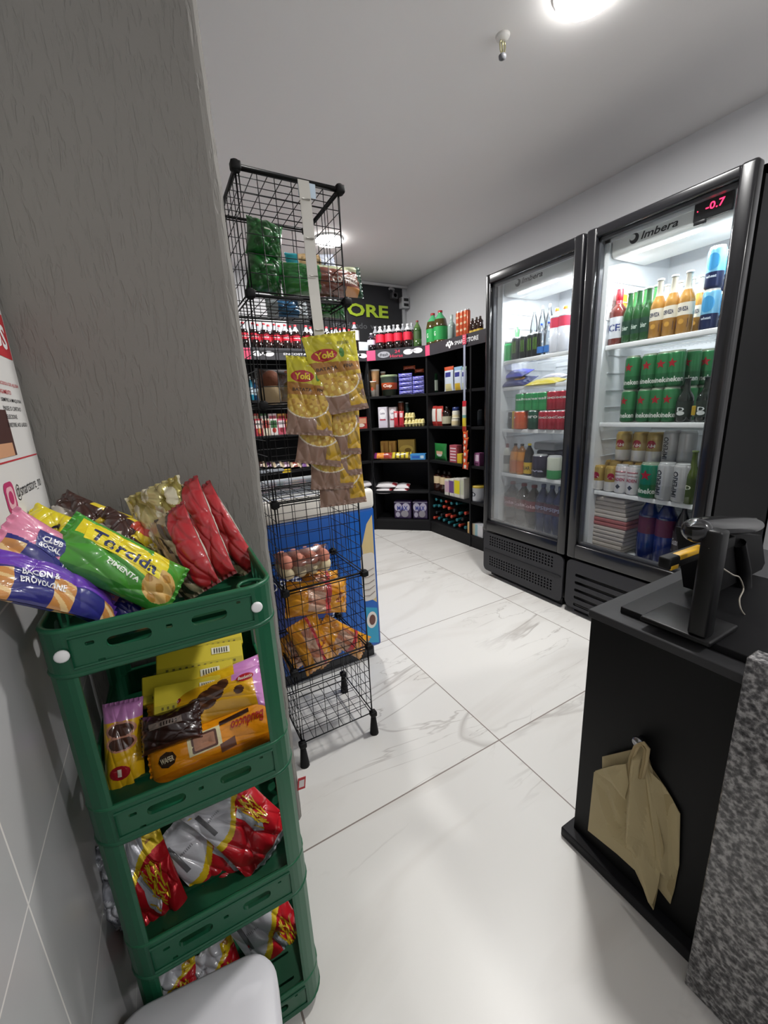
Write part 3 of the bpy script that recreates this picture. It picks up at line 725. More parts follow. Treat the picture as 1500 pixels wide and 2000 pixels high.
def bottle(name, w, h, glass, cap, lab=None, lz=(.32, .58), txt=None, tcol='ffffff', kind='pet', liquid=None, neck=None, extra=None, clear=False, th=None, lw=None):
    """a bottle with body, cap and label; glass/liquid colours; lz = label band as fractions of the height"""
    r = w / 2; t = empty(name); liquid = liquid or glass; neck = neck or glass
    if kind == 'pet':
        pr = [(.80, 0, liquid), (.92, .015, liquid), (1.0, .06, liquid), (1.0, lz[0], liquid), (.95, lz[0] + .005, liquid), (.95, lz[1] - .005, liquid), (1.0, lz[1], liquid), (.97, lz[1] + .05, liquid), (.80, .74, liquid), (.52, .83, neck), (.31, .89, neck), (.27, .93, neck), (.27, .945, neck)]
        cz = (.935, 1.0); cr = .31
    elif kind == 'beer':
        pr = [(.88, 0, liquid), (1.0, .02, liquid), (1.0, .50, liquid), (.97, .56, liquid), (.80, .63, liquid), (.52, .71, liquid), (.42, .78, neck), (.36, .95, neck), (.38, .955, neck), (.38, .975, neck)]
        cz = (.968, 1.0); cr = .46
    elif kind == 'wine':
        pr = [(.92, 0, liquid), (1.0, .015, liquid), (1.0, .58, liquid), (.95, .63, liquid), (.62, .70, liquid), (.40, .74, liquid), (.37, .92, neck)]
        cz = (.80, 1.0); cr = .40
    elif kind == 'jar':
        pr = [(.95, 0, liquid), (1, .03, liquid), (1, .75, liquid), (.9, .82, liquid)]; cz = (.82, 1.0); cr = .93
    elif kind == 'squeeze':
        pr = [(.85, 0, liquid), (1, .03, liquid), (1, .45, liquid), (.85, .55, liquid), (.95, .70, liquid), (.6, .80, neck), (.35, .86, neck)]; cz = (.85, 1.0); cr = .34
    n = 18; MB().lathe([(a * r, b * h, c) for a, b, c in pr], n).build('body', 'clear_plastic' if clear else 'bottle_gloss', t)
    MB().lathe([(cr * r, cz[0] * h, cap), (cr * r * 1.03, (cz[0] + .005) * h, cap), (cr * r, cz[1] * h - .001, cap), (cr * r * .8, cz[1] * h, cap)], 14).build('cap', 'plastic', t)
    if lab:
        b = MB(); e = (.975 if kind == 'pet' else 1.008) * r
        b.lathe([(e, lz[0] * h, lab), (e, lz[1] * h, lab)], n, cap=False)
        if txt: b.text(txt, 0, (lz[0] + lz[1]) / 2 * h, th or (lz[1] - lz[0]) * h * .34, tcol, cylsurf(e, .0006), w=lw or r * 1.7, bold=.02)
        if extra: extra(b, cylsurf(e, .0006), r, h)
        b.build('label', 'card', t)
    return t
def can(name, w, h, base, lower=None, txt=None, tcol='f2f2f2', tz=.3, th=.16, top='d0d2d4', marks=None, rot=0.0, fin='can_paint', tw=None, vert=False):
    r = w / 2; t = empty(name); lo = lower or base
    pr = [(.72, 0, 'b8babc'), (.80, .008, 'b8babc'), (.99, .05, lo), (1.0, .07, lo), (1.0, .40, lo), (1.0, .401, base), (1.0, .90, base), (.93, .945, base), (.84, .975, top), (.86, .99, top), (.84, 1.0, top)]
    b = MB().lathe([(a * r, z * h, c) for a, z, c in pr], 20); sf0 = cylsurf(r * 1.002, .0004); sf = lambda x, z: sf0(x + rot * r, z)
    b.fine = .3
    if txt:
        if vert: b.text(txt, -.1 * r, .48 * h, th * h, tcol, sf, w=tw or .7 * h, rot=pi / 2, bold=.03)
        else: b.text(txt, 0, tz * h, th * h, tcol, sf, w=tw or r * 2.2, bold=.03)
    if marks: marks(b, sf, r, h)
    b.build('body', fin, t)
    l = MB().lathe([(.80 * r, .985 * h, 'c6c8ca'), (.78 * r, .982 * h, 'c6c8ca')], 18); l.box(-.3 * r, .3 * r, -.5 * r, -.05 * r, .986 * h, .992 * h, 'dadcde'); l.build('lid', 'steel', t)
    return t
def carton(name, w, h, d, col, design=None, bev=.0015):
    b = MB().box(-w / 2, w / 2, -d / 2, d / 2, 0, h, col, bev=bev, seg=1)
    if design: design(b, lambda x, z: (x, -d / 2 - .0006, z), w, h)
    return b.build(name, 'card')
def rectp(b, sf, x0, x1, z0, z1, col): b.add([sf(x0, z0), sf(x1, z0), sf(x1, z1), sf(x0, z1)], [(0, 1, 2, 3)], col)
def pillow_shape(w, h, t, axis='z', wr=.0, seed=1, fin=.06, puff=2.4, flop=0.0):
    rn = random.Random(seed); ph = [rn.uniform(0, 6.28) for _ in range(8)]
    def surf(sgn, e=0.0):
        def f(x, z):
            u = max(-1, min(1, 2 * x / w)); v = max(-1, min(1, 2 * z / h))
            s, q = (v, u) if axis == 'z' else (u, v)
            k = 1 - fin; a = max(0.0, 1 - abs(s / k) ** puff) if abs(s) < k else 0.0
            c = max(0.0, 1 - abs(q) ** 3.0)
            T = t / 2 * (a ** .55) * (c ** .6)
            edge = min(1, abs(s)) ** 2
            rg = lambda x_: -(1 - abs(sin(x_))) ** 3
            T += wr * t * .5 * ((a * c) ** .35) * (.22 * sin(3.4 * q + 2 * s + ph[0]) * sin(2.6 * s + ph[1]) + .30 * sin(13 * q + ph[2] + 2 * s) * edge * edge + .34 * rg(2.1 * s + 1.4 * q + ph[3]) + .30 * rg(2.3 * q - 1.7 * s + ph[4]) + .22 * rg(4.6 * s + 2.5 * q * s + ph[5]) + .20 * rg(5.1 * q + 3.2 * s + ph[6]))
            pinch = 1 - .07 * (a ** .7)
            X, Z = (x * pinch, z) if axis == 'z' else (x, z * pinch)
            fl = flop * (u * u - .3) * w * .3 + (.0022 * sin(26 * q + ph[4]) if abs(s) > k else 0)
            return (X, -sgn * (T + e) + fl - .0004 * sgn, Z)
        return f
    return surf
def pack(name, w, h, t, colfn, axis='z', wr=.35, seed=1, nu=36, nv=36, design=None, mat='film', matrix=None, fin=.06, back=None, flop=0.0, parent=None):
    b = MB(); S_ = pillow_shape(w, h, t, axis, wr, seed, fin, flop=flop); fr = S_(1); bk = S_(-1)
    b.grid(lambda u, v: fr(u * w / 2, v * h / 2), nu, nv, colfn)
    bc = back or (lambda u, v: colfn(-u, v))
    b.grid(lambda u, v: bk(u * w / 2, v * h / 2), nu // 2, nv // 2, bc, flip=True)
    if design:
        if nu >= 40: b.fine = .14
        design(b, S_(1, .0007), w, h)
    return b.build(name, mat, parent, matrix=matrix)
def frame_px(A, ya, B, yb, n, axis, ax_=1):
    """matrix and length for a pack whose long axis runs from pixel A to pixel B; ya, yb = world coordinate of the two ends along ax_"""
    a = at(*A, ax_, ya); b = at(*B, ax_, yb); n = Vector(n).normalized()
    if axis == 'z': Z = (a - b).normalized(); Y = -n; Y = (Y - Z * Y.dot(Z)).normalized(); X = Y.cross(Z)
    else: X = (b - a).normalized(); Y = -n; Y = (Y - X * Y.dot(X)).normalized(); Z = X.cross(Y)
    m = Matrix((X, Y, Z)).transposed().to_4x4(); m.translation = (a + b) / 2
    return m, (a - b).length

def pk(xs, c0, c1, t):   # two-colour split helper
    return c0 if xs < t else c1

# ================================================================ BOTTLES ON TOP OF THE SHELVING
def row(U, proto_fn, spots, z, off, fmt, cat, group, width, ytop, jitter=0, n_total=None):
    """copies of one product along a unit; spots = pixel centres"""
    base = None
    for i, x in enumerate(spots):
        yt = ytop[i] if isinstance(ytop, (list, tuple)) else ytop
        P, w, h = U.spot(x - width / 2, x + width / 2, yt, z, off)
        if base is None: base = proto_fn(w, h); o = base
        else: o = dup(base)
        place(o, P, U.rz + (random.uniform(-jitter, jitter) if jitter else 0))
        tag(o, fmt.format(nth(i, n_total or len(spots))), cat, group)

cola = lambda w, h: bottle('cola_bottle', w, h, '1a0c0a', 'd42332', 'd6203a', (.36, .60), 'Coca-Cola', 'f6eef0', neck='b9bcc2')
row(UL, cola, [474, 494, 515, 536, 556, 576, 597, 617, 637, 655, 672], TOPZ, .10, 'cola bottle with red label, front row on the back shelving, {}', 'bottle', 'cola bottles in the front row on the back shelving', 18.5, 629)
row(UL, lambda w, h: bottle('cola_bottle', w, h, '1a0c0a', 'd42332', 'b31c30', (.36, .60), None, neck='a8abb2'), [503, 524, 545, 566, 606, 628, 648, 664, 681], TOPZ, .24, 'red capped cola bottle in the rear row on the back shelving, {}', 'bottle', 'cola bottles in the rear row on the back shelving', 17, 633)
row(UL, lambda w, h: bottle('wine_bottle', w, h, '17100f', 'b8232e', 'd9dde2', (.38, .72), kind='pet', neck='8d8f96'), [692], TOPZ, .08, 'dark bottle with white label on the back shelving beside the white price card', 'bottle', None, 17, 630)
P, w, h = UL.spot(701, 719, 668, TOPZ, .02)
o = carton('price_card', w, h, .004, 'cfd6de'); place(o, P, UL.rz); tag(o, 'blank white price card standing on the back shelving by the pink marker', 'card')
row(UC, lambda w, h: bottle('soda_bottle', w, h, '140d12', 'dfe0e6', 'cfcbe0', (.34, .62), neck='3a3640'), [725], TOPZ, .06, 'small dark soda bottle with pale purple label atop the corner shelving, far left', 'bottle', None, 16, 651)
row(UC, lambda w, h: bottle('cola_bottle', w, h, '160b0a', 'e8e8ea', 'd81f3c', (.33, .66), None, neck='c9cbd0'), [742.5, 760, 777, 796], TOPZ, .07, 'large cola bottle with plain red label on the corner shelving top, {}', 'bottle', 'large cola bottles on the corner shelving top', 17.5, [638, 636, 634, 629])
row(UC, lambda w, h: bottle('cola_bottle', w, h, '2a2528', 'b9bbc0', '6d1f2c', (.33, .60), None, neck='9fa2a8'), [733, 752, 769, 787, 804], TOPZ, .20, 'clear necked bottle in the rear row on the corner shelving top, {}', 'bottle', 'bottles in the rear row on the corner shelving top', 14, [638, 636, 633, 631, 627])
row(UC, lambda w, h: bottle('soda_bottle', w, h, '3c5a2e', '7c2c26', '39562c', (.30, .60), neck='53703c'), [815], TOPZ, .07, 'olive green soda bottle at the right end of the corner shelving top', 'bottle', None, 16, 626)
row(UR, lambda w, h: bottle('soda_bottle', w, h, '4a3f1c', 'a52a2c', '1f9a4a', (.12, .52), 'G', 'e8f2e8', neck='4fae74', lw=.02), [845.5, 860], TOPZ, .10, 'green guarana soda bottle on the right shelving top, {}', 'bottle', 'green soda bottles on the right shelving top', 16.5, [612, 608])
row(UR, lambda w, h: bottle('glass_bottle', w, h, '9fb3ac', 'b9c6c2', None, kind='wine', neck='a9bab4'), [882], TOPZ, .12, 'thin pale glass bottle on the right shelving top against the wall', 'bottle', None, 10, 615)
def energy(b, sf, r, h): 
    for k in range(3): b.poly(ell(0, h * (.25 + .25 * k), r * .5, h * .05, 10), 'e9c9a4', sf)
row(UR, lambda w, h: can('drink_can', w, h, 'c8552e', marks=energy, rot=.2), [897, 904.5, 912], TOPZ, .05, 'tall orange drink can on the right shelving top, {}', 'can', 'tall orange cans on the right shelving top', 8.5, 609)
row(UR, lambda w, h: bottle('sauce_bottle', w, h, '2a140c', '3a2a1c', 'd8b84a', (.05, .22), kind='squeeze'), [923, 931, 938], TOPZ, .05, 'dark brown bottle with yellow base band beside the fridge, {}', 'bottle', 'dark bottles with yellow bands on the right shelving top', 8.5, [622, 617, 615])

# ================================================================ CORNER UNIT GOODS
def spot_item(U, fn, xl, xr, yt, z, off, label, cat, group=None, rz=0, dz=0):
    P, w, h = U.spot(xl, xr, yt, z + dz, off); o = fn(w, h); P.z = z + dz; place(o, P, U.rz + rz); tag(o, label, cat, group); return o
def cup(c1, c2):
    def f(w, h):
        r = w / 2; b = MB().lathe([(.68 * r, 0, c1), (.8 * r, h * .45, c1), (.81 * r, h * .451, c2), (.95 * r, h * .94, c2), (1.04 * r, h * .96, 'e8e4dc'), (1.0 * r, h, 'e8e4dc')], 18)
        b.poly(ell(0, h * .5, r * .5, h * .12, 12), 'b04a2c', lambda x, z: (r * .86 * sin(x / r), -r * .86 * cos(x / r) - .001, z)); return b.build('noodle_cup', 'card')
    return f
spot_item(UC, cup('e6ddd0', 'cf9a62'), 722, 735, 745, SH[4], .05, 'paper noodle cup, lower one of two stacked at the left of the corner shelf', 'cup')
spot_item(UC, cup('e9e0d6', 'd8a877'), 724, 741, 722, SH[4], .10, 'tall tan paper cup behind the lower noodle cup on the corner shelf', 'cup')
spot_item(UC, cup('8a6a50', 'b08868'), 743, 753, 726, SH[4], .17, 'brown paper cup behind the dark round tub on the corner shelf', 'cup')
def tubf(w, h):
    r = w / 2; b = MB().lathe([(.8 * r, 0, '1f2a1c'), (.85 * r, h * .3, '2b3426'), (.92 * r, h * .31, 'c4532a'), (.95 * r, h * .62, 'c4532a'), (.95 * r, h * .63, '2f3a2a'), (r, h * .9, '3a463a'), (1.03 * r, h * .93, '8a9a78'), (r, h, '8a9a78')], 22)
    b.text('Cup', 0, h * .46, h * .18, 'f2e4d6', cylsurf(r * .96, .001), w=r * 1.1, bold=.03); return b.build('noodle_tub', 'card')
spot_item(UC, tubf, 744, 776, 733, SH[4], .06, 'dark round noodle tub with orange band on the corner shelf', 'tub')
def snackcol(a, b_, c): return lambda u, v: c if (sin(9 * v + 3 * u) > .55) else (b_ if sin(5 * u - 6 * v) > .3 else a)
def bluepack(w, h):
    o = pack('biscuit_pack', w, h, .045, snackcol('3a35b0', '4a55c8', 'c9c6ea'), 'x', .3, 5, 18, 10); return o
def stack(U, fn, xl, xr, ybase, z, off, n, hpx, fmt, cat, group, rz=0):
    """packs lying on each other"""
    P0, w, h = U.spot(xl, xr, ybase, z, off); a, z0 = U.px((xl + xr) / 2, ybase, off); _, z1 = U.px((xl + xr) / 2, ybase - hpx, off); hh = max(.012, (z1 - z0)); base = None
    for i in range(n):
        if base is None: base = fn(w, hh); o = base
        else: o = dup(base)
        q = P0.copy(); q.z = z + hh * i + (hh / 2 if fn in HALF else 0); place(o, q, U.rz + rz + random.uniform(-.06, .06)); tag(o, fmt.format(['bottom', 'second', 'third', 'fourth', 'fifth', 'sixth'][i] if i < n - 1 else 'topmost'), cat, group)
HALF = []
HALF.append(bluepack)
stack(UC, bluepack, 780, 806, 768, SH[4], .07, 5, 8.4, 'blue biscuit pack with white wave on the corner shelf, {} of the left stack', 'pack', 'blue biscuit packs in the left stack')
stack(UC, bluepack, 807, 829, 766, SH[4], .07, 4, 8.8, 'blue biscuit pack with white wave on the corner shelf, {} of the right stack', 'pack', 'blue biscuit packs in the right stack')
def brownpack(w, h): return pack('biscuit_pack', w, h, .045, snackcol('7a2f22', '8f3b26', 'c46a3a'), 'x', .3, 9, 16, 8)
HALF.append(brownpack)
P, w, h = UC.spot(788, 811, 711, SH[4], .10); o = brownpack(w, .035); _, zz = UC.px(800, 718, .10); place(o, Vector((P.x, P.y, zz)), UC.rz); tag(o, 'dark red biscuit pack lying on the left blue stack', 'pack')
P, w, h = UC.spot(810, 828, 716, SH[4], .10); o = brownpack(w, .035); _, zz = UC.px(819, 724, .10); place(o, Vector((P.x, P.y, zz)), UC.rz); tag(o, 'brown biscuit pack lying on the right blue stack', 'pack')
def milk(top, low, tx='Leite'):
    def d(b, sf, w, h):
        rectp(b, sf, -w / 2, w / 2, 0, h * .34, low); b.poly(ell(0, h * .66, w * .38, h * .25, 18), 'f4f2f6', sf)
        s2 = lambda x, z: (lambda q: (q[0], q[1] - .0006, q[2]))(sf(x, z))
        b.text(tx, 0, h * .70, h * .10, '5a4a6a', s2, w=w * .5); rectp(b, s2, -w * .34, w * .34, h * .36, h * .42, 'b03048')
    return lambda w, h: carton('milk_carton', w, h, .06, top, d)
spot_item(UC, milk('d9d4de', 'cfc9d6'), 740, 757, 795, SH[3], .05, 'white milk carton with red stripe, the front left one on the corner shelf', 'carton', 'white milk cartons')
spot_item(UC, milk('cbbfc2', 'd6cdd2'), 761, 775, 795, SH[3], .09, 'white milk carton with brown top beside the red sachets', 'carton', 'white milk cartons')
def redpack(w, h): return pack('sachet', w, h, .03, lambda u, v: 'c22b38' if v < .2 or v > .8 else ('e6ccd0' if abs(u) < .6 else 'b02838'), 'z', .3, 4, 14, 18)
for i, (a, b_) in enumerate(((769, 778), (779, 789))):
    P, w, h = UC.spot(a, b_, 803, SH[3], .03); o = redpack(w, h); place(o, P + Vector((0, 0, h / 2)), UC.rz); tag(o, 'small red and white sachet standing by the milk cartons, %s' % nth(i, 2), 'sachet', 'red and white sachets')
spot_item(UC, lambda w, h: can('food_can', w, h, '8a4630', 'a85a40'), 777, 789, 784, SH[3], .18, 'copper brown tall can standing behind the red sachets', 'can')
spot_item(UC, lambda w, h: can('food_can', w, h, '3c5a58', '2f4746'), 791, 799, 786, SH[3], .2, 'dark teal tall can standing behind the egg cartons', 'can')
def eggs(w, h):
    b = MB(); c = 'e8dc9a'; n = 3; d = .10
    for i in range(n):
        for j in range(2):
            x = -w / 2 + w * (i + .5) / n; y = -d / 2 + d * (j + .5) / 2
            b.lathe([(w / n * .28, 0, c), (w / n * .48, h * .45, c), (w / n * .50, h * .5, 'f0e6ae'), (w / n * .42, h * .8, c), (w / n * .25, h, c)], 10, x, y)
    b.box(-w / 2, w / 2, -d / 2, d / 2, h * .42, h * .52, 'f2e8b0', bev=.002); return b.build('egg_carton', 'card')
spot_item(UC, eggs, 791, 812, 820, SH[3], .05, 'yellow egg carton, bottom left one of the pile on the corner shelf', 'egg carton', 'yellow egg cartons')
spot_item(UC, eggs, 811, 829, 818, SH[3], .05, 'yellow egg carton nearest the shelf divider', 'egg carton', 'yellow egg cartons')
spot_item(UC, eggs, 792, 810, 806, SH[3], .07, 'yellow egg carton, top one of the pile on the corner shelf', 'egg carton', 'yellow egg cartons', dz=.052)
def gold(w, h):
    def d(b, sf, w, h):
        rectp(b, sf, -w * .1, w * .1, h * .1, h * .9, '9a6a2a'); b.poly(ell(-w * .3, h * .5, w * .13, h * .3, 12), 'c9a050', sf)
    return carton('tea_box', w, h, .08, 'ae8238', d)
spot_item(UC, gold, 745, 760, 861, SH[2], .16, 'golden brown box, leftmost at the rear of the corner shelf', 'box', 'golden brown boxes')
spot_item(UC, gold, 761, 774, 861, SH[2], .16, 'golden brown box, second at the rear of the corner shelf', 'box', 'golden brown boxes')
def gold2(w, h):
    def d(b, sf, w, h): b.poly(ell(0, h * .5, w * .42, h * .22, 16), 'd0b050', sf); b.poly(ell(w * .1, h * .45, w * .2, h * .12, 12), '8a6a24', lambda x, z: (sf(x, z)[0], sf(x, z)[1] - .0006, z))
    return carton('cracker_box', w, h, .08, 'a8893a', d)
spot_item(UC, gold2, 779, 811, 858, SH[2], .16, 'wide mustard yellow box with round picture at the rear of the corner shelf', 'box')
def flatpack(name, cf, t=.03, seed=2, n=22):
    def f(w, h):
        o = pack(name, w, .07, t, cf, 'x', .3, seed, n, 12)
        return o
    return f
def lay(U, fn, xl, xr, ymid, off, label, cat, group=None, tilt=35, yaw=0):
    a, _ = U.px(xl, ymid, off); b, z = U.px(xr, ymid, off); _, z = U.px((xl + xr) / 2, ymid, off); o = fn(abs(b - a), .05)
    q = U.pt((a + b) / 2, off, z); o.matrix_world = Matrix.Translation(q) @ Matrix.Rotation(U.rz + rad(yaw), 4, 'Z') @ Matrix.Rotation(rad(-tilt), 4, 'X'); tag(o, label, cat, group)
lay(UC, flatpack('candy_pack', lambda u, v: '7a2a6a' if u < -.5 else ('e08a28' if u < .2 else 'a03a30')), 728, 766, 890, .05, 'purple and orange sweet pack lying at the left of the corner shelf', 'pack')
lay(UC, flatpack('candy_pack', lambda u, v: 'e0c93a' if sin(14 * u) > -.4 else '6a5a2a'), 765, 803, 889, .05, 'yellow sweet pack with brown dots lying on the corner shelf', 'pack')
def bluebox(w, h):
    def d(b, sf, w, h): rectp(b, sf, -w * .38, w * .1, h * .3, h * .7, '2a62c0'); rectp(b, sf, w * .18, w * .4, h * .25, h * .75, 'c9e0ee')
    return carton('biscuit_box', w, h, .09, '3f8fd0', d)
spot_item(UC, bluebox, 803, 832, 886, SH[2], .06, 'light blue biscuit box lying at the right of the corner shelf', 'box')
def sugar(w, h): return pack('sugar_bag', w, .12, .05, lambda u, v: 'b8404a' if u > .55 and abs(v) < .6 else 'e6e2e4', 'x', .3, 8, 20, 14, mat='card')
for i, (a, b_, y) in enumerate(((732, 769, 958), (768, 798, 957), (736, 775, 947), (774, 800, 949))):
    lay(UC, sugar, a, b_, y, .07 if i < 2 else .1, 'white sugar bag on the lower corner shelf, ' + ['bottom left', 'bottom right', 'top left', 'top right'][i] + ' one of four', 'bag', 'white sugar bags on the lower corner shelf', tilt=78)
def rolls(w, h):
    b = MB().box(-w / 2, w / 2, -.06, .06, 0, h, '3b2a52', bev=.012, seg=3); sf = lambda x, z: (x, -.0606, z); sg = lambda x, z: (x, -.0612, z)
    for cx, cz in ((-.25, .68), (.2, .68)): b.poly(ell(cx * w, cz * h, w * .22, h * .24, 16), 'b9b4c8', sf)
    b.poly(ell(-.28 * w, .25 * h, w * .13, h * .15, 12), 'a9a4b8', sf); b.poly(ell(.12 * w, .3 * h, w * .22, h * .2, 12), '8f8a92', sf)
    rectp(b, sf, -w * .48, w * .48, h * .93, h * .98, '8a869a')
    b.text('MAX', 0, .62 * h, h * .26, '1c2a8a', sg, w=w * .62, bold=.03); return b.build('paper_roll_pack', 'film')
spot_item(UC, rolls, 772, 805, 977, SH[0], .10, 'purple toilet paper pack marked MAX, the left one of two on the bottom shelf', 'pack', 'purple toilet paper packs')
spot_item(UC, rolls, 808, 837, 977, SH[0], .10, 'purple toilet paper pack marked MAX, the right one of two on the bottom shelf', 'pack', 'purple toilet paper packs')

# ================================================================ RIGHT UNIT GOODS
spot_item(UR, lambda w, h: bottle('champagne_bottle', w, h, '16301e', 'b9c0a8', 'c9d4c4', (.08, .42), kind='wine', neck='5a7a58'), 842, 852, 708, SH[4], .10, 'green sparkling wine bottle with pale foil neck on the right shelving', 'bottle')
def pouch(c0, c1, c2, name='powder_pouch'):
    return lambda w, h: pack(name, w, h, .03, lambda u, v: c0 if v > .72 else ('3a3f8a' if abs(v - .35) < .16 and abs(u) < .6 else (c2 if v < -.35 and abs(u) < .7 else c1)), 'z', .2, 6, 20, 26)
for i, (a, b_, c0, c2, tx) in enumerate(((868, 886, 'c4502c', 'd9d09a', 'with orange top'), (887, 903, '8fb4d0', 'd8b43c', 'with pale blue top'), (903, 911, 'a9c9b0', 'c9d0b0', 'with green top behind the hanging strip'))):
    P, w, h = UR.spot(a, b_, 716, SH[4], .06); o = pouch(c0, 'd2dce8', c2)(w, h); place(o, P + Vector((0, 0, h / 2)), UR.rz); tag(o, 'white milk powder pouch %s on the right shelving' % tx, 'pouch', 'white powder pouches')
def winelab(b, sf, r, h):
    for k in range(4): rectp(b, sf, -r * .6, r * .6, h * (.22 + .07 * k), h * (.235 + .07 * k), '7a7a80')
spot_item(UR, lambda w, h: bottle('wine_bottle', w, h, '120d0e', '5a1822', 'dfe0e4', (.16, .50), kind='wine', extra=winelab), 923, 938, 680, SH[4], .10, 'dark red wine bottle with white label by the fridge', 'bottle')
for i, (a, b_) in enumerate(((842, 854), (853, 866))):
    P, w, h = UR.spot(a, b_, 793, SH[3], .06); o = pack('coffee_pouch', w, h, .03, lambda u, v: 'b03a34' if v > .7 or v < -.5 else ('e8e4dc' if abs(u) < .75 else 'c24a3c'), 'z', .2, 7, 16, 22); place(o, P + Vector((0, 0, h / 2)), UR.rz); tag(o, 'red and white pouch on the right shelving, %s' % nth(i, 2), 'pouch', 'red and white pouches')
spot_item(UR, lambda w, h: bottle('sauce_bottle', w, h, '241812', '1a1412', 'b8b49a', (.12, .5), kind='squeeze'), 867, 879, 794, SH[3], .08, 'dark sauce bottle with beige label between the pouches and the cream jars', 'bottle')
spot_item(UR, lambda w, h: bottle('cream_jar', w, h, 'e2dcc8', 'd8d2bc', 'd9c79a', (.15, .6), kind='jar'), 885, 896, 815, SH[3], .06, 'cream coloured jar with beige label, bottom one of the pair', 'jar', 'cream coloured jars')
spot_item(UR, lambda w, h: bottle('cream_jar', w, h, 'e6e2d2', '2a3a72', 'e2d8b4', (.15, .6), kind='jar'), 886, 896, 795, SH[3], .09, 'cream coloured jar with blue lid behind the lower jar', 'jar', 'cream coloured jars')
spot_item(UR, lambda w, h: can('food_can', w, h, '6a7076', '4a5058'), 925, 940, 800, SH[3], .10, 'grey food can standing beside the fridge on the right shelving', 'can')
P, w, h = UR.spot(849, 873, 866, SH[2], .07); o = pack('seasoning_bag', w, h, .04, lambda u, v: '2a7a3c' if (u * u + v * v > .35 or v > .1) else ('d8b090' if v > -.3 else 'dfe4dc'), 'z', .3, 3, 22, 22); place(o, P + Vector((0, 0, h / 2)), UR.rz); tag(o, 'shiny green bag standing on the right shelving', 'bag')
def pinkbox(w, h):
    def d(b, sf, w, h):
        for k in range(5): rectp(b, sf, -w * .4, w * .4, h * (.1 + .17 * k), h * (.17 + .17 * k), 'e8d0d6')
    return carton('candy_box', w, h, .06, 'b0525e', d)
spot_item(UR, pinkbox, 883, 897, 869, SH[2], .06, 'pink striped candy box to the left of the hanging orange packets', 'box')
spot_item(UR, lambda w, h: carton('candy_box', w, h, .05, 'd9b82a'), 897, 906, 886, SH[2], .05, 'small yellow box behind the hanging orange packets', 'box')
def ppbox(w, h):
    def d(b, sf, w, h): rectp(b, sf, -w * .35, w * .35, h * .35, h * .85, 'e4ccdc'); rectp(b, sf, -w * .3, w * .3, h * .1, h * .22, '5a2a4a')
    return carton('candy_box', w, h, .05, '9a5a86', d)
spot_item(UR, ppbox, 922, 931, 886, SH[2], .06, 'mauve and pink box, left one of two beside the fridge', 'box', 'mauve boxes')
spot_item(UR, ppbox, 931, 941, 884, SH[2], .05, 'mauve and pink box, right one of two beside the fridge', 'box', 'mauve boxes')
row(UR, lambda w, h: bottle('sauce_bottle', w, h, '3a1c14', '1a1614', 'dcc8a0', (.38, .72), kind='squeeze'), [857, 869, 878], SH[1], .10, 'brown sauce bottle with cream label on the lower right shelving, {}', 'bottle', 'brown sauce bottles', 12, [917, 914, 918])
def tray_box(c):
    def d(b, sf, w, h): rectp(b, sf, -w * .4, w * .4, h * .2, h * .9, c)
    return lambda w, h: carton('medicine_box', w, h, .07, 'd9d6cc', d)
for i, (a, b_, c, n_) in enumerate(((874, 884, 'c9a8b8', 'pinkish'), (882, 893, '6a4a86', 'purple'), (892, 905, 'e2d42a', 'bright yellow'), (904, 912, 'c9cdb0', 'pale green'))):
    spot_item(UR, tray_box(c), a, b_, 936 - i, SH[1], .05, '%s fronted box in the tray on the lower right shelving' % n_, 'box', 'boxes in the tray')
def whitetin(w, h): 
    r = w / 2; b = MB().lathe([(r * .97, 0, 'd8dade'), (r, .01, 'd8dade'), (r, h * .86, 'd8dade'), (r * 1.02, h * .87, 'd9b83a'), (r, h, 'e2c24a')], 20)
    b.text('D', 0, h * .45, h * .28, '2a2c3a', cylsurf(r, .001), w=r * .7, bold=.03); return b.build('powder_tin', 'card')
spot_item(UR, whitetin, 926, 946, 947, SH[1], .08, 'white tin with golden yellow lid beside the fridge', 'tin')
def rainbow(w, h):
    def d(b, sf, w, h): 
        for k, c in enumerate(('e0b87a', 'd98a6a', 'c9c0a0', '9ac0c8', 'e2e2e4', 'e2e2e4')): rectp(b, sf, -w / 2 + w * k / 6, -w / 2 + w * (k + 1) / 6, 0, h, c)
    return carton('snack_carton', w, h, .08, 'd8dade', d)
spot_item(UR, rainbow, 920, 950, 1022, SH[0] - .03, .06, 'white carton with coloured left end on the bottom of the right shelving', 'carton')
spot_item(UR, lambda w, h: carton('snack_carton', w, h, .06, 'c9cbc8'), 935, 947, 995, SH[0], .17, 'pale grey carton behind the coloured carton', 'carton')
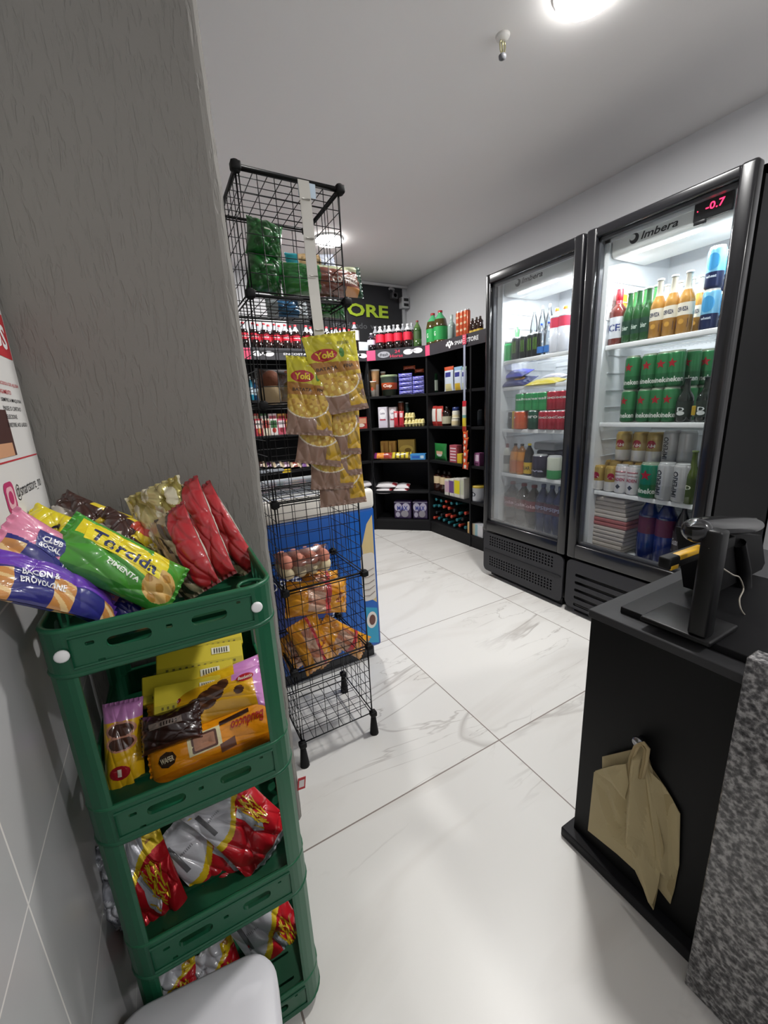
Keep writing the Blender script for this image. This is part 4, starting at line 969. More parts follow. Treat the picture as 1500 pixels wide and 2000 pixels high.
# wine bottles lying neck outwards
def wine_lying(cap):
    t = empty('wine_bottle'); b = MB().lathe([(.030, 0, '0f1512'), (.036, .01, '10201a'), (.036, .14, '10201a'), (.030, .165, '10201a'), (.014, .19, '10201a'), (.0125, .20, '10201a')], 16); b.build('body', 'bottle_gloss', t)
    MB().lathe([(.0135, .195, cap), (.0135, .245, cap), (.015, .247, cap), (.015, .255, cap), (.010, .258, cap)], 14).build('cap', 'plastic', t); return t
prot = {}
caps = {'red': 'b8402e', 'teal': '1f6a72', 'black': '1c1c20'}
seq = ['red', 'teal', 'red', 'red', 'teal', 'teal', 'teal', 'red', 'teal', 'red', 'teal', 'red', 'teal', 'teal', 'black', 'teal', 'red', 'black', 'teal', 'black', 'teal', 'black']
k = 0; cnt = {}
for r_ in range(4):
    nb = 7 - r_ % 2 if r_ < 3 else 5
    for i in range(nb):
        c = seq[(k * 5 + r_) % len(seq)]; k += 1; cnt[c] = cnt.get(c, 0) + 1
        a = .045 + .078 * i + (.039 if r_ % 2 else 0); z = SH[0] + .037 + .066 * r_
        if c not in prot: prot[c] = wine_lying(caps[c]); o = prot[c]
        else: o = dup(prot[c])
        q = UR.pt(a, .275, z); d = UR.n
        o.matrix_world = Matrix.Translation(q) @ Matrix.Rotation(UR.rz, 4, 'Z') @ Matrix.Rotation(rad(90 + random.uniform(-2, 4)), 4, 'X')
        rowname = ['bottom', 'second', 'third', 'top'][r_]
        tag(o, 'wine bottle with %s capsule lying in the %s row of the pile, %s' % (c, rowname, nth(i, nb)), 'bottle', 'wine bottles lying on the bottom shelf')

# ================================================================ LEFT UNIT GOODS (behind the wire rack)
def small(c0, c1, c2): 
    def d(b, sf, w, h): rectp(b, sf, -w * .42, w * .42, h * .45, h * .9, c1); b.poly(ell(0, h * .3, w * .28, h * .16, 10), c2, sf)
    return lambda w, h: carton('biscuit_box', w, h, .09, c0, d)
cl = [('8a2a6a', 'e8d8e6', 'c23a48', 'purple'), ('b02838', 'f0e4dc', 'd98a4a', 'red'), ('d8c8b0', 'a83a34', 'e8e0c8', 'cream'), ('e8e0dc', '3a6a3a', 'c0392b', 'white'), ('c8566a', 'efe0e2', '8a1c2a', 'pink'), ('a81c2c', 'd8a050', 'f0e8d8', 'dark red'), ('d89a3a', 'b02a34', 'f2e8d0', 'orange')]
xs = [488, 503, 517, 532, 547, 562, 577]
for i, (x, (c0, c1, c2, n_)) in enumerate(zip(xs, cl)): spot_item(UL, small(c0, c1, c2), x - 7, x + 7, 818, SH[3], .06, '%s biscuit box in the row seen through the rack, standing on the back shelving' % n_, 'box', 'biscuit boxes seen through the rack')
for i, (x, (c0, c1, c2, n_)) in enumerate(zip([495, 512, 530, 548, 566], cl[2:])): spot_item(UL, small(c1, c0, c2), x - 8, x + 8, 808, SH[3], .20, '%s backed biscuit box in the rear row on the back shelving' % n_, 'box', 'biscuit boxes in the rear row')
spot_item(UL, small('b03a34', 'd8a080', 'e8d8c8'), 690, 713, 815, SH[3], .08, 'red box right of the hanging yellow snack bags', 'box')
spot_item(UL, lambda w, h: bottle('coffee_jar', w, h, '1d1b1c', '2b2a2c', '55565a', (.2, .7), kind='jar'), 694, 709, 728, SH[4], .08, 'black jar on the back shelving just right of the yellow snack bags', 'jar')
for i, (a, b_, y, c) in enumerate(((484, 493, 735, '2f8fae'), (494, 503, 741, '2a5a8a'), (504, 512, 730, 'd0dce2'))): spot_item(UL, lambda w, h: bottle('cleaner_bottle', w, h, c, 'e0e4e6', 'cfe0ea', (.25, .55), kind='squeeze'), a, b_, y, SH[4], .1, ['turquoise', 'navy blue', 'white'][i] + ' cleaner bottle seen through the rack left of the bread loaf', 'bottle', 'cleaner bottles')
cc = [('5a2f22', 'brown'), ('6a2f6a', 'purple'), ('2a2430', 'black'), ('c9a0c0', 'lilac'), ('8a3a2a', 'rust'), ('7f4a9a', 'violet')]
for i, (c, n_) in enumerate(cc):
    x = 508 + i * 17; lay(UL, flatpack('chocolate_bar', lambda u, v, c=c: c if abs(u) < .5 else 'cbb79a', .02, i), x - 9, x + 9, 907, .06 + .03 * (i % 2), '%s wrapped chocolate bar on the shelf seen through the rack' % n_, 'chocolate', 'chocolate bars seen through the rack', tilt=50)
def tagc(w, h): return carton('price_tag', w, h, .003, 'e6c21e')
P, w, h = UL.spot(551, 568, 904, .70, -.006); o = tagc(w, .035); place(o, P, 0); tag(o, 'yellow price tag on the edge of the shelf behind the rack', 'price tag')
spot_item(UL, lambda w, h: carton('tray_card', w, .02, .12, '9aa0a8'), 505, 552, 915, SH[2], .05, 'flat grey card lying on the shelf behind the rack', 'card')
for i, (a, b_, y) in enumerate(((702, 727, 958), (703, 726, 945))): lay(UL, sugar, a, b_, y, .08, 'red and white sugar bag beside the freezer corner, %s of two' % ['lower', 'upper'][i], 'bag', 'sugar bags by the freezer corner', tilt=78)
# ================================================================ FRIDGE GOODS
class FU(Unit):
    pass
def FR(y1): u = Unit((1.96, y1), (0, -1), .6); return u
FA = FR(2.105); FB = FR(1.420)
def rowz(U, fn, xs, wpx, yt, z, off, fmt, cat, group, jitter=0): row(U, fn, xs, z, off, fmt, cat, group, wpx, yt, jitter)
def hstar(b, sf, r, h): b.poly(star(0, h * .66, r * .62), 'b5202c', sf)
def heine(name='beer_can', c='2f7f4a'): return lambda w, h: can(name, w, h, c, '1f6a3c', 'Heineken', 'e8efe6', .22, .15, marks=hstar, tw=w * 1.5, top='a8b8a0')
# --- right fridge, top shelf
z = 1.462
spot_item(FB, lambda w, h: bottle('vodka_bottle', w, h, '7a3a34', 'c01f30', 'd8dce2', (.12, .50), 'ICE', '23357a', kind='wine', neck='c03a44'), 1197, 1226, 565, z, .13, 'red capped bottle with white and red label at the left of the top beer shelf', 'bottle')
def bottle_px(U, fn, xc, wpx, yt, yb, off, label, cat, group, zs): 
    P, w, h = U.spot(xc - wpx / 2, xc + wpx / 2, yt, zs, off); o = fn(w, h); place(o, P, U.rz); tag(o, label, cat, group); return o
gb = lambda w, h: bottle('beer_bottle', w, h, '2b5a30', '9fb0a8', '17402e', (.16, .44), 'bier', 'cfe0d4', kind='beer', neck='3d7a48', lw=w * .5)
row(FB, gb, [1232, 1250, 1268], z, .125, 'green beer bottle in the front of the top shelf, {}', 'bottle', 'green beer bottles in front', 22, [571, 567, 569])
row(FB, gb, [1242, 1262, 1281], z, .22, 'green beer bottle in the second row of the top shelf, {}', 'bottle', 'green beer bottles behind', 19, [568, 565, 568])
cl_ = lambda w, h: bottle('corona_bottle'.replace('corona', 'lager'), w, h, 'b5843f', 'd8dce0', 'e6dfce', (.30, .50), 'CERVEZA', '2a2f55', kind='beer', neck='c9c4b4', lw=w * .7, extra=lambda b, sf, r, h: (rectp(b, sf, -r * .8, r * .8, h * .10, h * .24, '23264a'), b.poly(ell(0, h * .2, r * .35, r * .35, 10), 'c9963c', sf)))
row(FB, cl_, [1291, 1319, 1347], z, .125, 'clear golden lager bottle with cream label, front row, {}', 'bottle', 'golden lager bottles in front', 28, [545, 536, 536])
row(FB, cl_, [1303, 1329, 1353, 1370], z, .23, 'clear golden lager bottle in the second row, {}', 'bottle', 'golden lager bottles behind', 22, [556, 550, 545, 540])
def wcan(w, h): return can('wheat_beer_can', w, h, '7fc2e4', '1f2c55', 'wheat', 'd8e4f0', .3, .07, 'e6e4dc', lambda b, sf, r, h: b.poly(ell(0, h * .64, r * .8, h * .2, 18), '4aa4de', sf), tw=w * .6)
P, w, h = FB.spot(1374, 1408, 566, z, .14); base = wcan(w, h); place(base, P, FB.rz); tag(base, 'blue and navy tall beer can, bottom one at the right end of the top shelf', 'can', 'blue tall beer cans')
o = dup(base); place(o, P + Vector((0, 0, h)), FB.rz); tag(o, 'blue and navy tall beer can, upper one at the right end of the top shelf', 'can', 'blue tall beer cans')
o = dup(base); place(o, P + Vector((.10, -.01, 0)), FB.rz); tag(o, 'blue and navy tall beer can, bottom one behind the right pair', 'can', 'blue tall beer cans')
o = dup(base); place(o, P + Vector((.10, -.01, h)), FB.rz); tag(o, 'blue and navy tall beer can, upper one behind the right pair', 'can', 'blue tall beer cans')
# small notices on the far liner wall
def notice(px, py, w, h, col, lab):
    y = FB.o.y - .0785; P = at(px, py, 1, 1.341); b = MB(); b.box(-w / 2, w / 2, -.001, 0, -h / 2, h / 2, col)
    for k in range(5): b.box(-w * .38, w * (.1 + .06 * k), -.0014, -.001, h * (.3 - .14 * k), h * (.34 - .14 * k), 'b9b4ac' if col != 'd99a2e' else 'e8b860')
    o = b.build('notice_sticker', 'card'); o.location = P; o['label'] = lab; o['category'] = 'sticker'
notice(1213, 600, .09, .12, 'd99a2e', 'orange sticker inside the right fridge, left of the bottles')
notice(1193, 598, .06, .13, 'dcdcdc', 'white sticker with small print inside the right fridge')
# --- right fridge second shelf: two layers of green cans
z = 1.087
P, w, h = FB.spot(1293, 1325, 756, z, .12); base = heine()(w, h); n = 0
xs_f = [1229, 1262, 1278, 1294, 1309]
def can_layer(U, base, xs, wpx, off, z, fmt, group):
    for i, x in enumerate(xs):
        P, w, h = U.spot(x - wpx / 2, x + wpx / 2, 760, z, off); o = dup(base); place(o, P, U.rz + random.uniform(-.25, .25)); tag(o, fmt.format(nth(i, len(xs))), 'can', group)
can_layer(FB, base, [1230, 1262, 1287, 1312], 24, .12, z, 'green beer can with red star, lower layer front row, {}', 'green beer cans on the second shelf')
can_layer(FB, base, [1232, 1264, 1292, 1315], 24, .12, z + h, 'green beer can with red star, upper layer front row, {}', 'green beer cans on the second shelf')
can_layer(FB, base, [1240, 1268, 1298, 1322, 1345], 24, .20, z, 'green beer can in the lower layer second row, {}', 'green beer cans on the second shelf')
can_layer(FB, base, [1238, 1266, 1298, 1322, 1344], 24, .20, z + h, 'green beer can in the upper layer second row, {}', 'green beer cans on the second shelf')
can_layer(FB, base, [1352, 1374], 22, .27, z + h, 'green beer can of the upper layer behind the dark bottles, {}', 'green beer cans on the second shelf')
can_layer(FB, base, [1352, 1374], 22, .27, z, 'green beer can of the lower layer behind the dark bottles, {}', 'green beer cans on the second shelf')
for o in [base] + [c for c in bpy.data.objects if c.parent == base]: bpy.data.objects.remove(o)
dk = lambda w, h: bottle('dark_beer_bottle', w, h, '14211a', '2a3a34', '1c2a22', (.12, .48), 'D', 'dfe4e2', kind='beer', lw=w * .42, th=h * .09, extra=lambda b, sf, r, h: b.poly(ell(0, h * .21, r * .5, h * .05, 12), 'cfd4d2', sf))
row(FB, dk, [1343, 1384], z, .12, 'dark beer bottle with round white label on the second shelf, {}', 'bottle', 'dark beer bottles', 32, [738, 732])
P, w, h = FB.spot(1352, 1366, 786, z + .03, .10); o = carton('hang_tag', w, .04, .004, 'b99a22'); place(o, P, FB.rz + .3); tag(o, 'mustard yellow tag between the two dark beer bottles', 'tag')
# --- third shelf
z = .728
gcan = lambda c1, c2, t_, tc: (lambda w, h: can('lager_can', w, h, c1, c2, t_, tc, .58, .10, 'c9a85a', marks=lambda b, sf, r, h: b.poly(ell(0, h * .62, r * .55, h * .13, 14), 'a8283a', sf), tw=w * .5))
P, w, h = FB.spot(1161, 1182, 908, z, .11); base = gcan('b0954e', 'e2dfda', 'A', 'f0ece4')(w, h); place(base, P, FB.rz); tag(base, 'gold and white can with red disc, leftmost in the front row', 'can', 'gold and white cans')
P, w, h = FB.spot(1184, 1205, 909, z, .11); o = dup(base); place(o, P, FB.rz + .5); tag(o, 'gold and white can with red disc, second in the front row', 'can', 'gold and white cans')
def pinkcan(w, h): return can('pink_label_can', w, h, 'e6dfe0', 'e8e6e6', 'BADEN', 'c0566a', .5, .11, 'd6d6d8', lambda b, sf, r, h: (b.poly([(0, h * .34), (r * .4, h * .25), (0, h * .16), (-r * .4, h * .25)], '55585e', sf), b.poly([(-r, h * .74), (r, h * .74), (r, h * .79), (-r, h * .79)], 'c98a90', sf), b.poly([(-r, h * .64), (r, h * .64), (r, h * .66), (-r, h * .66)], 'b07a80', sf)), tw=w * .9)
row(FB, pinkcan, [1216, 1240], z, .11, 'white can with pink lettering on the third shelf, {}', 'can', 'white cans with pink lettering', 24, [907, 908])
spot_item(FB, heine('beer_can', '157a5a'), 1253, 1290, 903, z, .10, 'single teal green beer can with red star between the white cans', 'can')
def imp(w, h): return can('silver_can', w, h, 'bfc0c0', 'b4b5b5', 'IMPERIO', '3a3c40', .5, .16, 'd4d6d6', vert=True, tw=h * .66, rot=-.35)
row(FB, imp, [1304, 1337], z, .10, 'silver can with vertical IMPERIO lettering on the third shelf, {}', 'can', 'silver cans in front', 35, [903, 903])
P, w, h = FB.spot(1290, 1322, 905, z, .20); base = imp(w, h)
for i, (dx, dz, rz) in enumerate(((-.0, 0, .3), (-.075, 0, .1), (0, h, .2), (-.068, h, -1.2))):
    o = base if i == 0 else dup(base); place(o, P + Vector((0, dx, dz)), FB.rz + rz); tag(o, 'silver beer can behind the front row, ' + ['lower left', 'lower right', 'upper left', 'upper right'][i] + ' of the stacked four', 'can', 'silver cans stacked behind')
P, w, h = FB.spot(1202, 1230, 900, z, .20); b2 = gcan('b59a58', 'dedbd6', 'AM', 'f0ece4')(w, h)
for i, x in enumerate((1180, 1205, 1230, 1255)):
    o = b2 if i == 0 else dup(b2); P, _, _ = FB.spot(x - 10, x + 10, 900, z, .2); place(o, P, FB.rz); tag(o, 'gold topped can in the rear lower row, %s' % nth(i, 4), 'can', 'gold and white cans behind')
for i, x in enumerate((1215, 1247, 1275)):
    o = dup(b2); P, _, _ = FB.spot(x - 10, x + 10, 900, z, .21); place(o, P + Vector((0, 0, h)), FB.rz); tag(o, 'gold topped can of the upper rear row, %s' % nth(i, 3), 'can', 'gold and white cans in the upper row')
gs = lambda w, h: bottle('green_beer_bottle', w, h, '4a5a1e', '5a6a3a', '3c4c1c', (.14, .5), 'D', 'd8dcc8', kind='beer', lw=w * .4, th=h * .08)
spot_item(FB, gs, 1344, 1372, 880, z, .10, 'olive green beer bottle at the right end of the third shelf', 'bottle')
# --- bottom
z = .392
def wrapped(w, h):
    b = MB(); n = 13; rn = random.Random(4)
    for k in range(n):
        z0 = h * k / n; ww = w * (.80 + .2 * sin(pi * (k + .5) / n)) * rn.uniform(.94, 1.0); c = 'c9bfb6' if k not in (6, 7) else 'b06a66'
        b.box(-ww / 2, ww / 2, -.09, .09, z0, z0 + h / n * .96, c, bev=.006, seg=2)
    return b.build('tray_stack', 'plastic')
spot_item(FB, wrapped, 1175, 1248, 968, z, .20, 'stack of grey white foam trays with red band at the beer fridge bottom', 'stack')
bl = lambda w, h: bottle('energy_bottle', w, h, '15245e', '2a3a7a', '5a1f3a', (.42, .66), None, kind='pet')
row(FB, bl, [1273, 1308], z, .14, 'large dark blue bottle with red band at the fridge bottom, {}', 'bottle', 'large dark blue bottles', 38, [960, 966])
row(FB, lambda w, h: bottle('soda_bottle', w, h, '1a1416', '2a1c1c', '2c2326', (.3, .6), 'Guarana', 'b8b4b8', kind='pet'), [1338, 1362], z, .13, 'dark soda bottle with white script at the fridge bottom, {}', 'bottle', 'dark soda bottles at the bottom', 34, [985, 992])
# --- left fridge
z = 1.472
spot_item(FA, lambda w, h: bottle('green_bottle', w, h, '1fae5a', 'dfe8e2', '1fa04e', (.1, .7), kind='jar'), 985, 1000, 664, z, .12, 'bright green bottle at the left of the top fridge shelf', 'bottle')
mon = lambda w, h: can('energy_drink_can', w, h, '23282a', '1c2022', marks=lambda b, sf, r, h: [b.poly([((k - .6) * r * .35, h * .3), ((k - .3) * r * .35, h * .3), ((k - .4) * r * .35, h * .8), ((k - .7) * r * .35, h * .8)], '8fd040', sf) for k in (0, 1, 2)] and None)
row(FA, mon, [1008, 1024, 1038, 1049], z, .12, 'tall black energy drink can with green claw marks, {}', 'can', 'black energy drink cans', 13, [659, 655, 651, 649])
spot_item(FA, lambda w, h: bottle('spray_bottle', w, h, '5f9a6a', 'd8dce8', 'a0c0a8', (.2, .5), kind='squeeze'), 1000, 1014, 622, z, .2, 'pale green bottle with white top behind the black cans', 'bottle')
row(FA, lambda w, h: bottle('water_bottle', w, h, 'cfdcea', '2f5fd0', '3a7ac8', (.08, .28), kind='pet', clear=True), [1058, 1072], z, .12, 'clear water bottle with blue cap and blue label, {}', 'bottle', 'water bottles with blue caps', 13, [631, 630])
row(FA, lambda w, h: bottle('sports_drink_bottle', w, h, 'dcdfe8', 'f0962e', 'e0405e', (.56, .78), kind='pet', neck='e8c0c8', clear=False), [1088, 1104], z, .12, 'milky sports drink bottle with orange cap and red band, {}', 'bottle', 'sports drink bottles', 20, [602, 604])
row(FA, lambda w, h: bottle('water_bottle', w, h, 'c9d4e0', 'c8ccd2', None, kind='pet', clear=True), [1044, 1060, 1074], z, .25, 'tall clear bottle at the back of the top shelf, {}', 'bottle', 'tall clear bottles at the back', 12, [602, 602, 603])
z = 1.31
def slab(c, c2, n_): return lambda w, h: pack(n_, w, .12, .05, lambda u, v: c2 if (u - .2) ** 2 + v * v < .12 else c, 'x', .4, 3, 24, 16)
lay(FA, slab('2c3270', 'c99a3a', 'cookie_pack'), 985, 1040, 746, .13, 'navy blue pack with golden disc lying in the left fridge', 'pack', tilt=65)
lay(FA, slab('4a4fb8', '8a90d8', 'cookie_pack'), 986, 1032, 731, .16, 'bright blue pack lying on the navy pack in the left fridge', 'pack', tilt=70)
lay(FA, slab('e2cf3a', 'f0e060', 'cheese_pack'), 1035, 1097, 747, .13, 'yellow pack lying flat in the left fridge', 'pack', tilt=80)
lay(FA, slab('b9b4c0', 'd0ccd6', 'cheese_pack'), 1060, 1100, 738, .2, 'pale grey pack behind the yellow one in the left fridge', 'pack', tilt=80)
z = 1.045
gc = lambda c, l, t_: (lambda w, h: can('soda_can', w, h, c, l, t_, 'e8eee8', .66, .14, tw=w * 1.1))
P, w, h = FA.spot(1010, 1030, 803, z, .11)
for i, x in enumerate((1019, 1037, 1050, 1063)):
    if i == 0: ga = gc('2f9a58', '3aa862', 'fresh')(w, h); o = ga
    else: o = dup(ga)
    P, _, _ = FA.spot(x - 10, x + 10, 803, z, .12); place(o, P + Vector((0, 0, h)), FA.rz); tag(o, 'green soda can of the upper layer, %s' % nth(i, 4), 'can', 'green soda cans')
for i, x in enumerate((1081, 1097)):
    if i == 0: ra = gc('b8283c', 'a81f34', 'Coca')(w, h); o = ra
    else: o = dup(ra)
    P, _, _ = FA.spot(x - 10, x + 10, 803, z, .12); place(o, P + Vector((0, 0, h)), FA.rz); tag(o, 'red cola can of the upper layer, %s' % nth(i, 2), 'can', 'red cola cans above')
for i, x in enumerate((1066, 1082, 1099)):
    o = dup(ra); P, _, _ = FA.spot(x - 10, x + 10, 803, z, .11); place(o, P, FA.rz + .2 * i); tag(o, 'red cola can of the lower layer, %s' % nth(i, 3), 'can', 'red cola cans below')
spot_item(FA, gc('dc5a26', 'e0662e', 'F'), 1008, 1032, 802, z, .11, 'orange soda can in the lower layer of the left fridge', 'can')
spot_item(FA, gc('1f5a44', '1a4c3a', 'zero'), 1034, 1055, 801, z, .11, 'dark green soda can in the lower layer of the left fridge', 'can')
spot_item(FA, gc('1f1d1a', '2a2824', 'S'), 994, 1005, 803, z, .12, 'black and cream can at the left end of the lower layer', 'can')
spot_item(FA, lambda w, h: carton('juice_box', w, h, .04, 'd9b02a'), 1004, 1010, 803, z, .12, 'narrow yellow juice box beside the orange can', 'box')
z = .752
row(FA, lambda w, h: bottle('orange_drink_bottle', w, h, 'd0862a', '2a1c14', 'c46a22', (.08, .45), kind='pet', neck='8a5a20'), [1007, 1020], z, .12, 'orange drink bottle on the fourth shelf, {}', 'bottle', 'orange drink bottles', 17, [866, 868])
spot_item(FA, lambda w, h: bottle('spirit_bottle', w, h, 'c9c9c0', '8a2a2a', '6a6a66', (.3, .6), kind='squeeze'), 985, 997, 866, z, .13, 'clear bottle with grey label at the left of the fourth shelf', 'bottle')
spot_item(FA, lambda w, h: bottle('guarana_bottle'.replace('guarana', 'dark_soda'), w, h, '1c1612', 'd9c02a', 'd8b02a', (.06, .42), 'GUAR', '1c1612', kind='pet'), 1026, 1043, 866, z, .12, 'dark bottle with yellow cap and yellow label on the fourth shelf', 'bottle')
spot_item(FA, lambda w, h: can('grape_can', w, h, '2a2440', '1f1c30', 'uva', 'b8b4cc', .3, .08), 1043, 1068, 887, z, .11, 'dark purple can on the fourth shelf of the left fridge', 'can')
spot_item(FA, lambda w, h: can('green_label_can', w, h, 'cfd4c4', '3f9a5a', fin='plastic'), 1072, 1096, 890, z, .11, 'white and green pot on the fourth shelf of the left fridge', 'can')
spot_item(FA, lambda w, h: MB().box(-w / 2, w / 2, -.08, .08, 0, .05, '8a8c90', bev=.015, seg=3).build('food_container', 'plastic'), 1058, 1100, 860, .752 + .165, .2, 'grey lidded food container above the green pot', 'container')
spot_item(FA, lambda w, h: MB().box(-w / 2, w / 2, -.07, .07, 0, .16, '2a2c48', bev=.01, seg=2).build('drink_multipack', 'film'), 1062, 1100, 875, .752, .22, 'dark blue drinks multipack under the grey container', 'pack')
z = .394
row(FA, lambda w, h: bottle('large_cola_bottle', w, h, '1a1012', '7a1c24', '6e1c2c', (.42, .66), 'Cola', 'c9a0a8', kind='pet'), [1002, 1024, 1044], z, .15, 'large cola bottle at the bottom of the left fridge, {}', 'bottle', 'large cola bottles at the fridge bottom', 25, [940, 942, 944])
row(FA, lambda w, h: bottle('blue_bottle', w, h, '16234a', '2a3a6a', '4a1f3a', (.42, .64), 'PEPSI', '8a90b0', kind='pet'), [1062, 1079, 1095], z, .14, 'dark blue soda bottle at the bottom of the left fridge, {}', 'bottle', 'dark blue soda bottles', 24, [945, 950, 955])

# ================================================================ HANGING STRIP ON THE RIGHT UNIT
def strip_right():
    x = 2.265; a = at(905, 655, 0, x); b_ = at(909, 912, 0, x)
    t = MB(); t.box(-.0008, .0008, -.012, .012, b_.z, at(905, 665, 0, x).z, 'a9b0c4'); o = t.build('clip_strip', 'plastic'); o.location = (x, (a.y + b_.y) / 2, 0); tag(o, 'grey clip strip hanging in front of the right shelving', 'strip')
    p0 = at(907, 663, 0, x - .004); hh = .072
    b = MB().box(-.022, .022, -.001, .001, -hh / 2, hh / 2, 'd8435e'); sf = lambda u, v: (u, -.0016, v)
    for k in range(4): b.poly(ell(-.004, .024 - .016 * k, .012, .004, 10), 'e8b0ba', sf)
    o = b.build('price_flag', 'card'); place(o, p0, -pi / 2); tag(o, 'small red and white flag at the top of the hanging strip on the shelf header', 'tag')
    P, w, h = UR.spot(897, 916, 783, 0, -.02); q = at(907, 810, 0, x - .012); zt = at(907, 783, 0, x).z; zb = at(907, 843, 0, x).z
    o = pack('snack_packet', .05, zt - zb, .02, lambda u, v: 'c8303a' if v > .6 else ('e8e4dc' if v > .1 else ('7ab0a8' if v > -.1 else ('e0c83a' if v > -.6 else 'b03a2a'))), 'z', .3, 3, 16, 22); place(o, Vector((x - .012, q.y, (zt + zb) / 2)), -pi / 2); tag(o, 'white, green and yellow snack packet, topmost on the right hanging strip', 'packet')
    base = None
    for i in range(6):
        yc = 849 + i * 12; q = at(909 + (i % 2), yc, 0, x - .010)
        if base is None: base = pack('snack_packet', .056, .062, .02, lambda u, v: 'f0e8d8' if (u * u * 1.5 + (v + .3) ** 2 < .25) else ('dc4a20' if v < .6 else 'e8882a'), 'z', .3, 8, 14, 14); o = base
        else: o = dup(base)
        o.location = (x - .010 - .002 * (i % 2), q.y, q.z); o.rotation_euler = (rad(-8), random.uniform(-.15, .15), -pi / 2 + random.uniform(-.3, .3)); tag(o, 'small orange snack packet on the right hanging strip, %s' % ['topmost', 'second from the top', 'third from the top', 'fourth from the top', 'fifth from the top', 'lowest'][i], 'packet', 'orange packets on the right hanging strip')
strip_right()

# ================================================================ CLIP STRIP WITH YELLOW SNACK BAGS ON THE RACK
def clip_strip():
    y0 = RY0 - .012; A = at(592, 352, 1, y0); B = at(648, 900, 1, y0 - .02)
    b = MB(); n = 16; w = .0155; d = (B - A); L = d.length; X = Vector((1, 0, 0)); s = d.normalized(); X = (X - s * X.dot(s)).normalized()
    for e in (0, .0016):
        vs = []
        for k in range(n + 1):
            p = A + d * k / n; p = p + Vector((0, -e - .003 * sin(k * .9), 0)); vs += [p - X * w, p + X * w]
        b.add(vs, [(2 * k, 2 * k + 1, 2 * k + 3, 2 * k + 2) for k in range(n)], 'c6c3bb')
    for k in (1, 3, 5, 8, 11): 
        p = A + d * (k / n); b.tube([p - X * w * .7 + Vector((0, -.007, 0)), p + X * w * .7 + Vector((0, -.007, 0))], .0022, 5, 'a29f98')
    o = b.build('clip_strip', 'plastic'); tag(o, 'translucent white plastic clip strip hanging down the front of the wire rack', 'strip')
    b = MB(); q = at(598, 378, 1, y0 + .01); b.box(q.x - .024, q.x + .024, y0 + .002, y0 + .004, q.z - .012, q.z + .022, 'c2d4e4')
    h = b.build('label_holder', 'plastic'); tag(h, 'pale blue plastic holder behind the top of the clip strip', 'holder')
clip_strip()
def yoki_col(u, v):
    if v > .30 - .06 * u: return 'c9bf22' if u + .3 * v > -.55 else 'd8cf2e'
    if v > .04: return 'a8722a'
    if v > -.06: return 'd0ae3c' if sin(16 * u + 5 * v) > -.5 else 'b08a2a'
    d = ((u + .12) * .95) ** 2 + ((v + .20) / .40) ** 2
    if v > -.24 and d < .80: return 'd8b04a' if sin(17 * u + 9 * v) * sin(19 * v - 6 * u) > -.2 else 'b98a34'
    if v <= -.24 and d < .74: return 'c99e3e' if sin(17 * u + 9 * v) * sin(19 * v - 6 * u) > -.2 else 'e0c45c'
    if d < .86: return 'e6dcc8'
    if u > .30 and v < -.25 and v > -.85: return 'c9a030' if sin(12 * u + 9 * v) * sin(8 * v) > -.3 else '9a7a22'
    return '977868'
def yoki_design(b, sf, w, h):
    b.poly(ell(-.18 * w, .245 * h, .25 * w, .075 * h, 24), 'b3202a', sf)
    s2 = lambda x, z: (lambda p: (p[0], p[1] - .0008, p[2]))(sf(x, z))
    b.text('Yoki', -.18 * w, .245 * h, .085 * h, 'f0d22e', s2, w=.34 * w, bold=.04)
    b.poly(ell(.16 * w, .25 * h, .05 * w, .06 * h, 10), '4f8a3a', sf)
    b.text('BATATA', -.18 * w, .08 * h, .042 * h, '3a2414', sf, w=.42 * w, bold=.02); b.text('FINA', .25 * w, .08 * h, .042 * h, '3a2414', sf, w=.2 * w, bold=.02)
    b.text('||||||||', .22 * w, .37 * h, .04 * h, '3a3a30', sf, w=.22 * w, bold=.01); b.text('140 g', -.05 * w, .38 * h, .02 * h, 'ece8b0', sf, w=.1 * w)
yb = [((642, 652), (672, 806), .150, 1.090, 'topmost, red logo fully in view'),
      ((606, 698), (605, 850), .130, 1.112, 'to the left behind the topmost'),
      ((662, 720), (668, 888), .120, 1.128, 'yellow edge right below the topmost'),
      ((636, 745), (622, 908), .135, 1.138, 'in the middle at the left'),
      ((655, 770), (668, 930), .130, 1.148, 'in the middle at the right'),
      ((645, 800), (652, 955), .140, 1.156, 'second from the bottom'),
      ((655, 830), (672, 986), .150, 1.163, 'lowest of the column')]
for i, (A, B, w, y, tx) in enumerate(yb):
    m, L = frame_px(A, y + .006, B, y - .004, (-.25, -1, .15 if i == 0 else .02), 'z')
    o = pack('snack_bag', w, L, .032, yoki_col, 'z', 1.1, 11 + i, 90, 120, yoki_design, 'film', m, fin=.05, flop=.12)
    tag(o, 'yellow and brown snack bag on the clip strip, ' + tx, 'bag', 'yellow snack bags on the clip strip')

# ================================================================ GOODS IN THE WIRE RACK
def rz_floor(i): return RZ[i] + .004
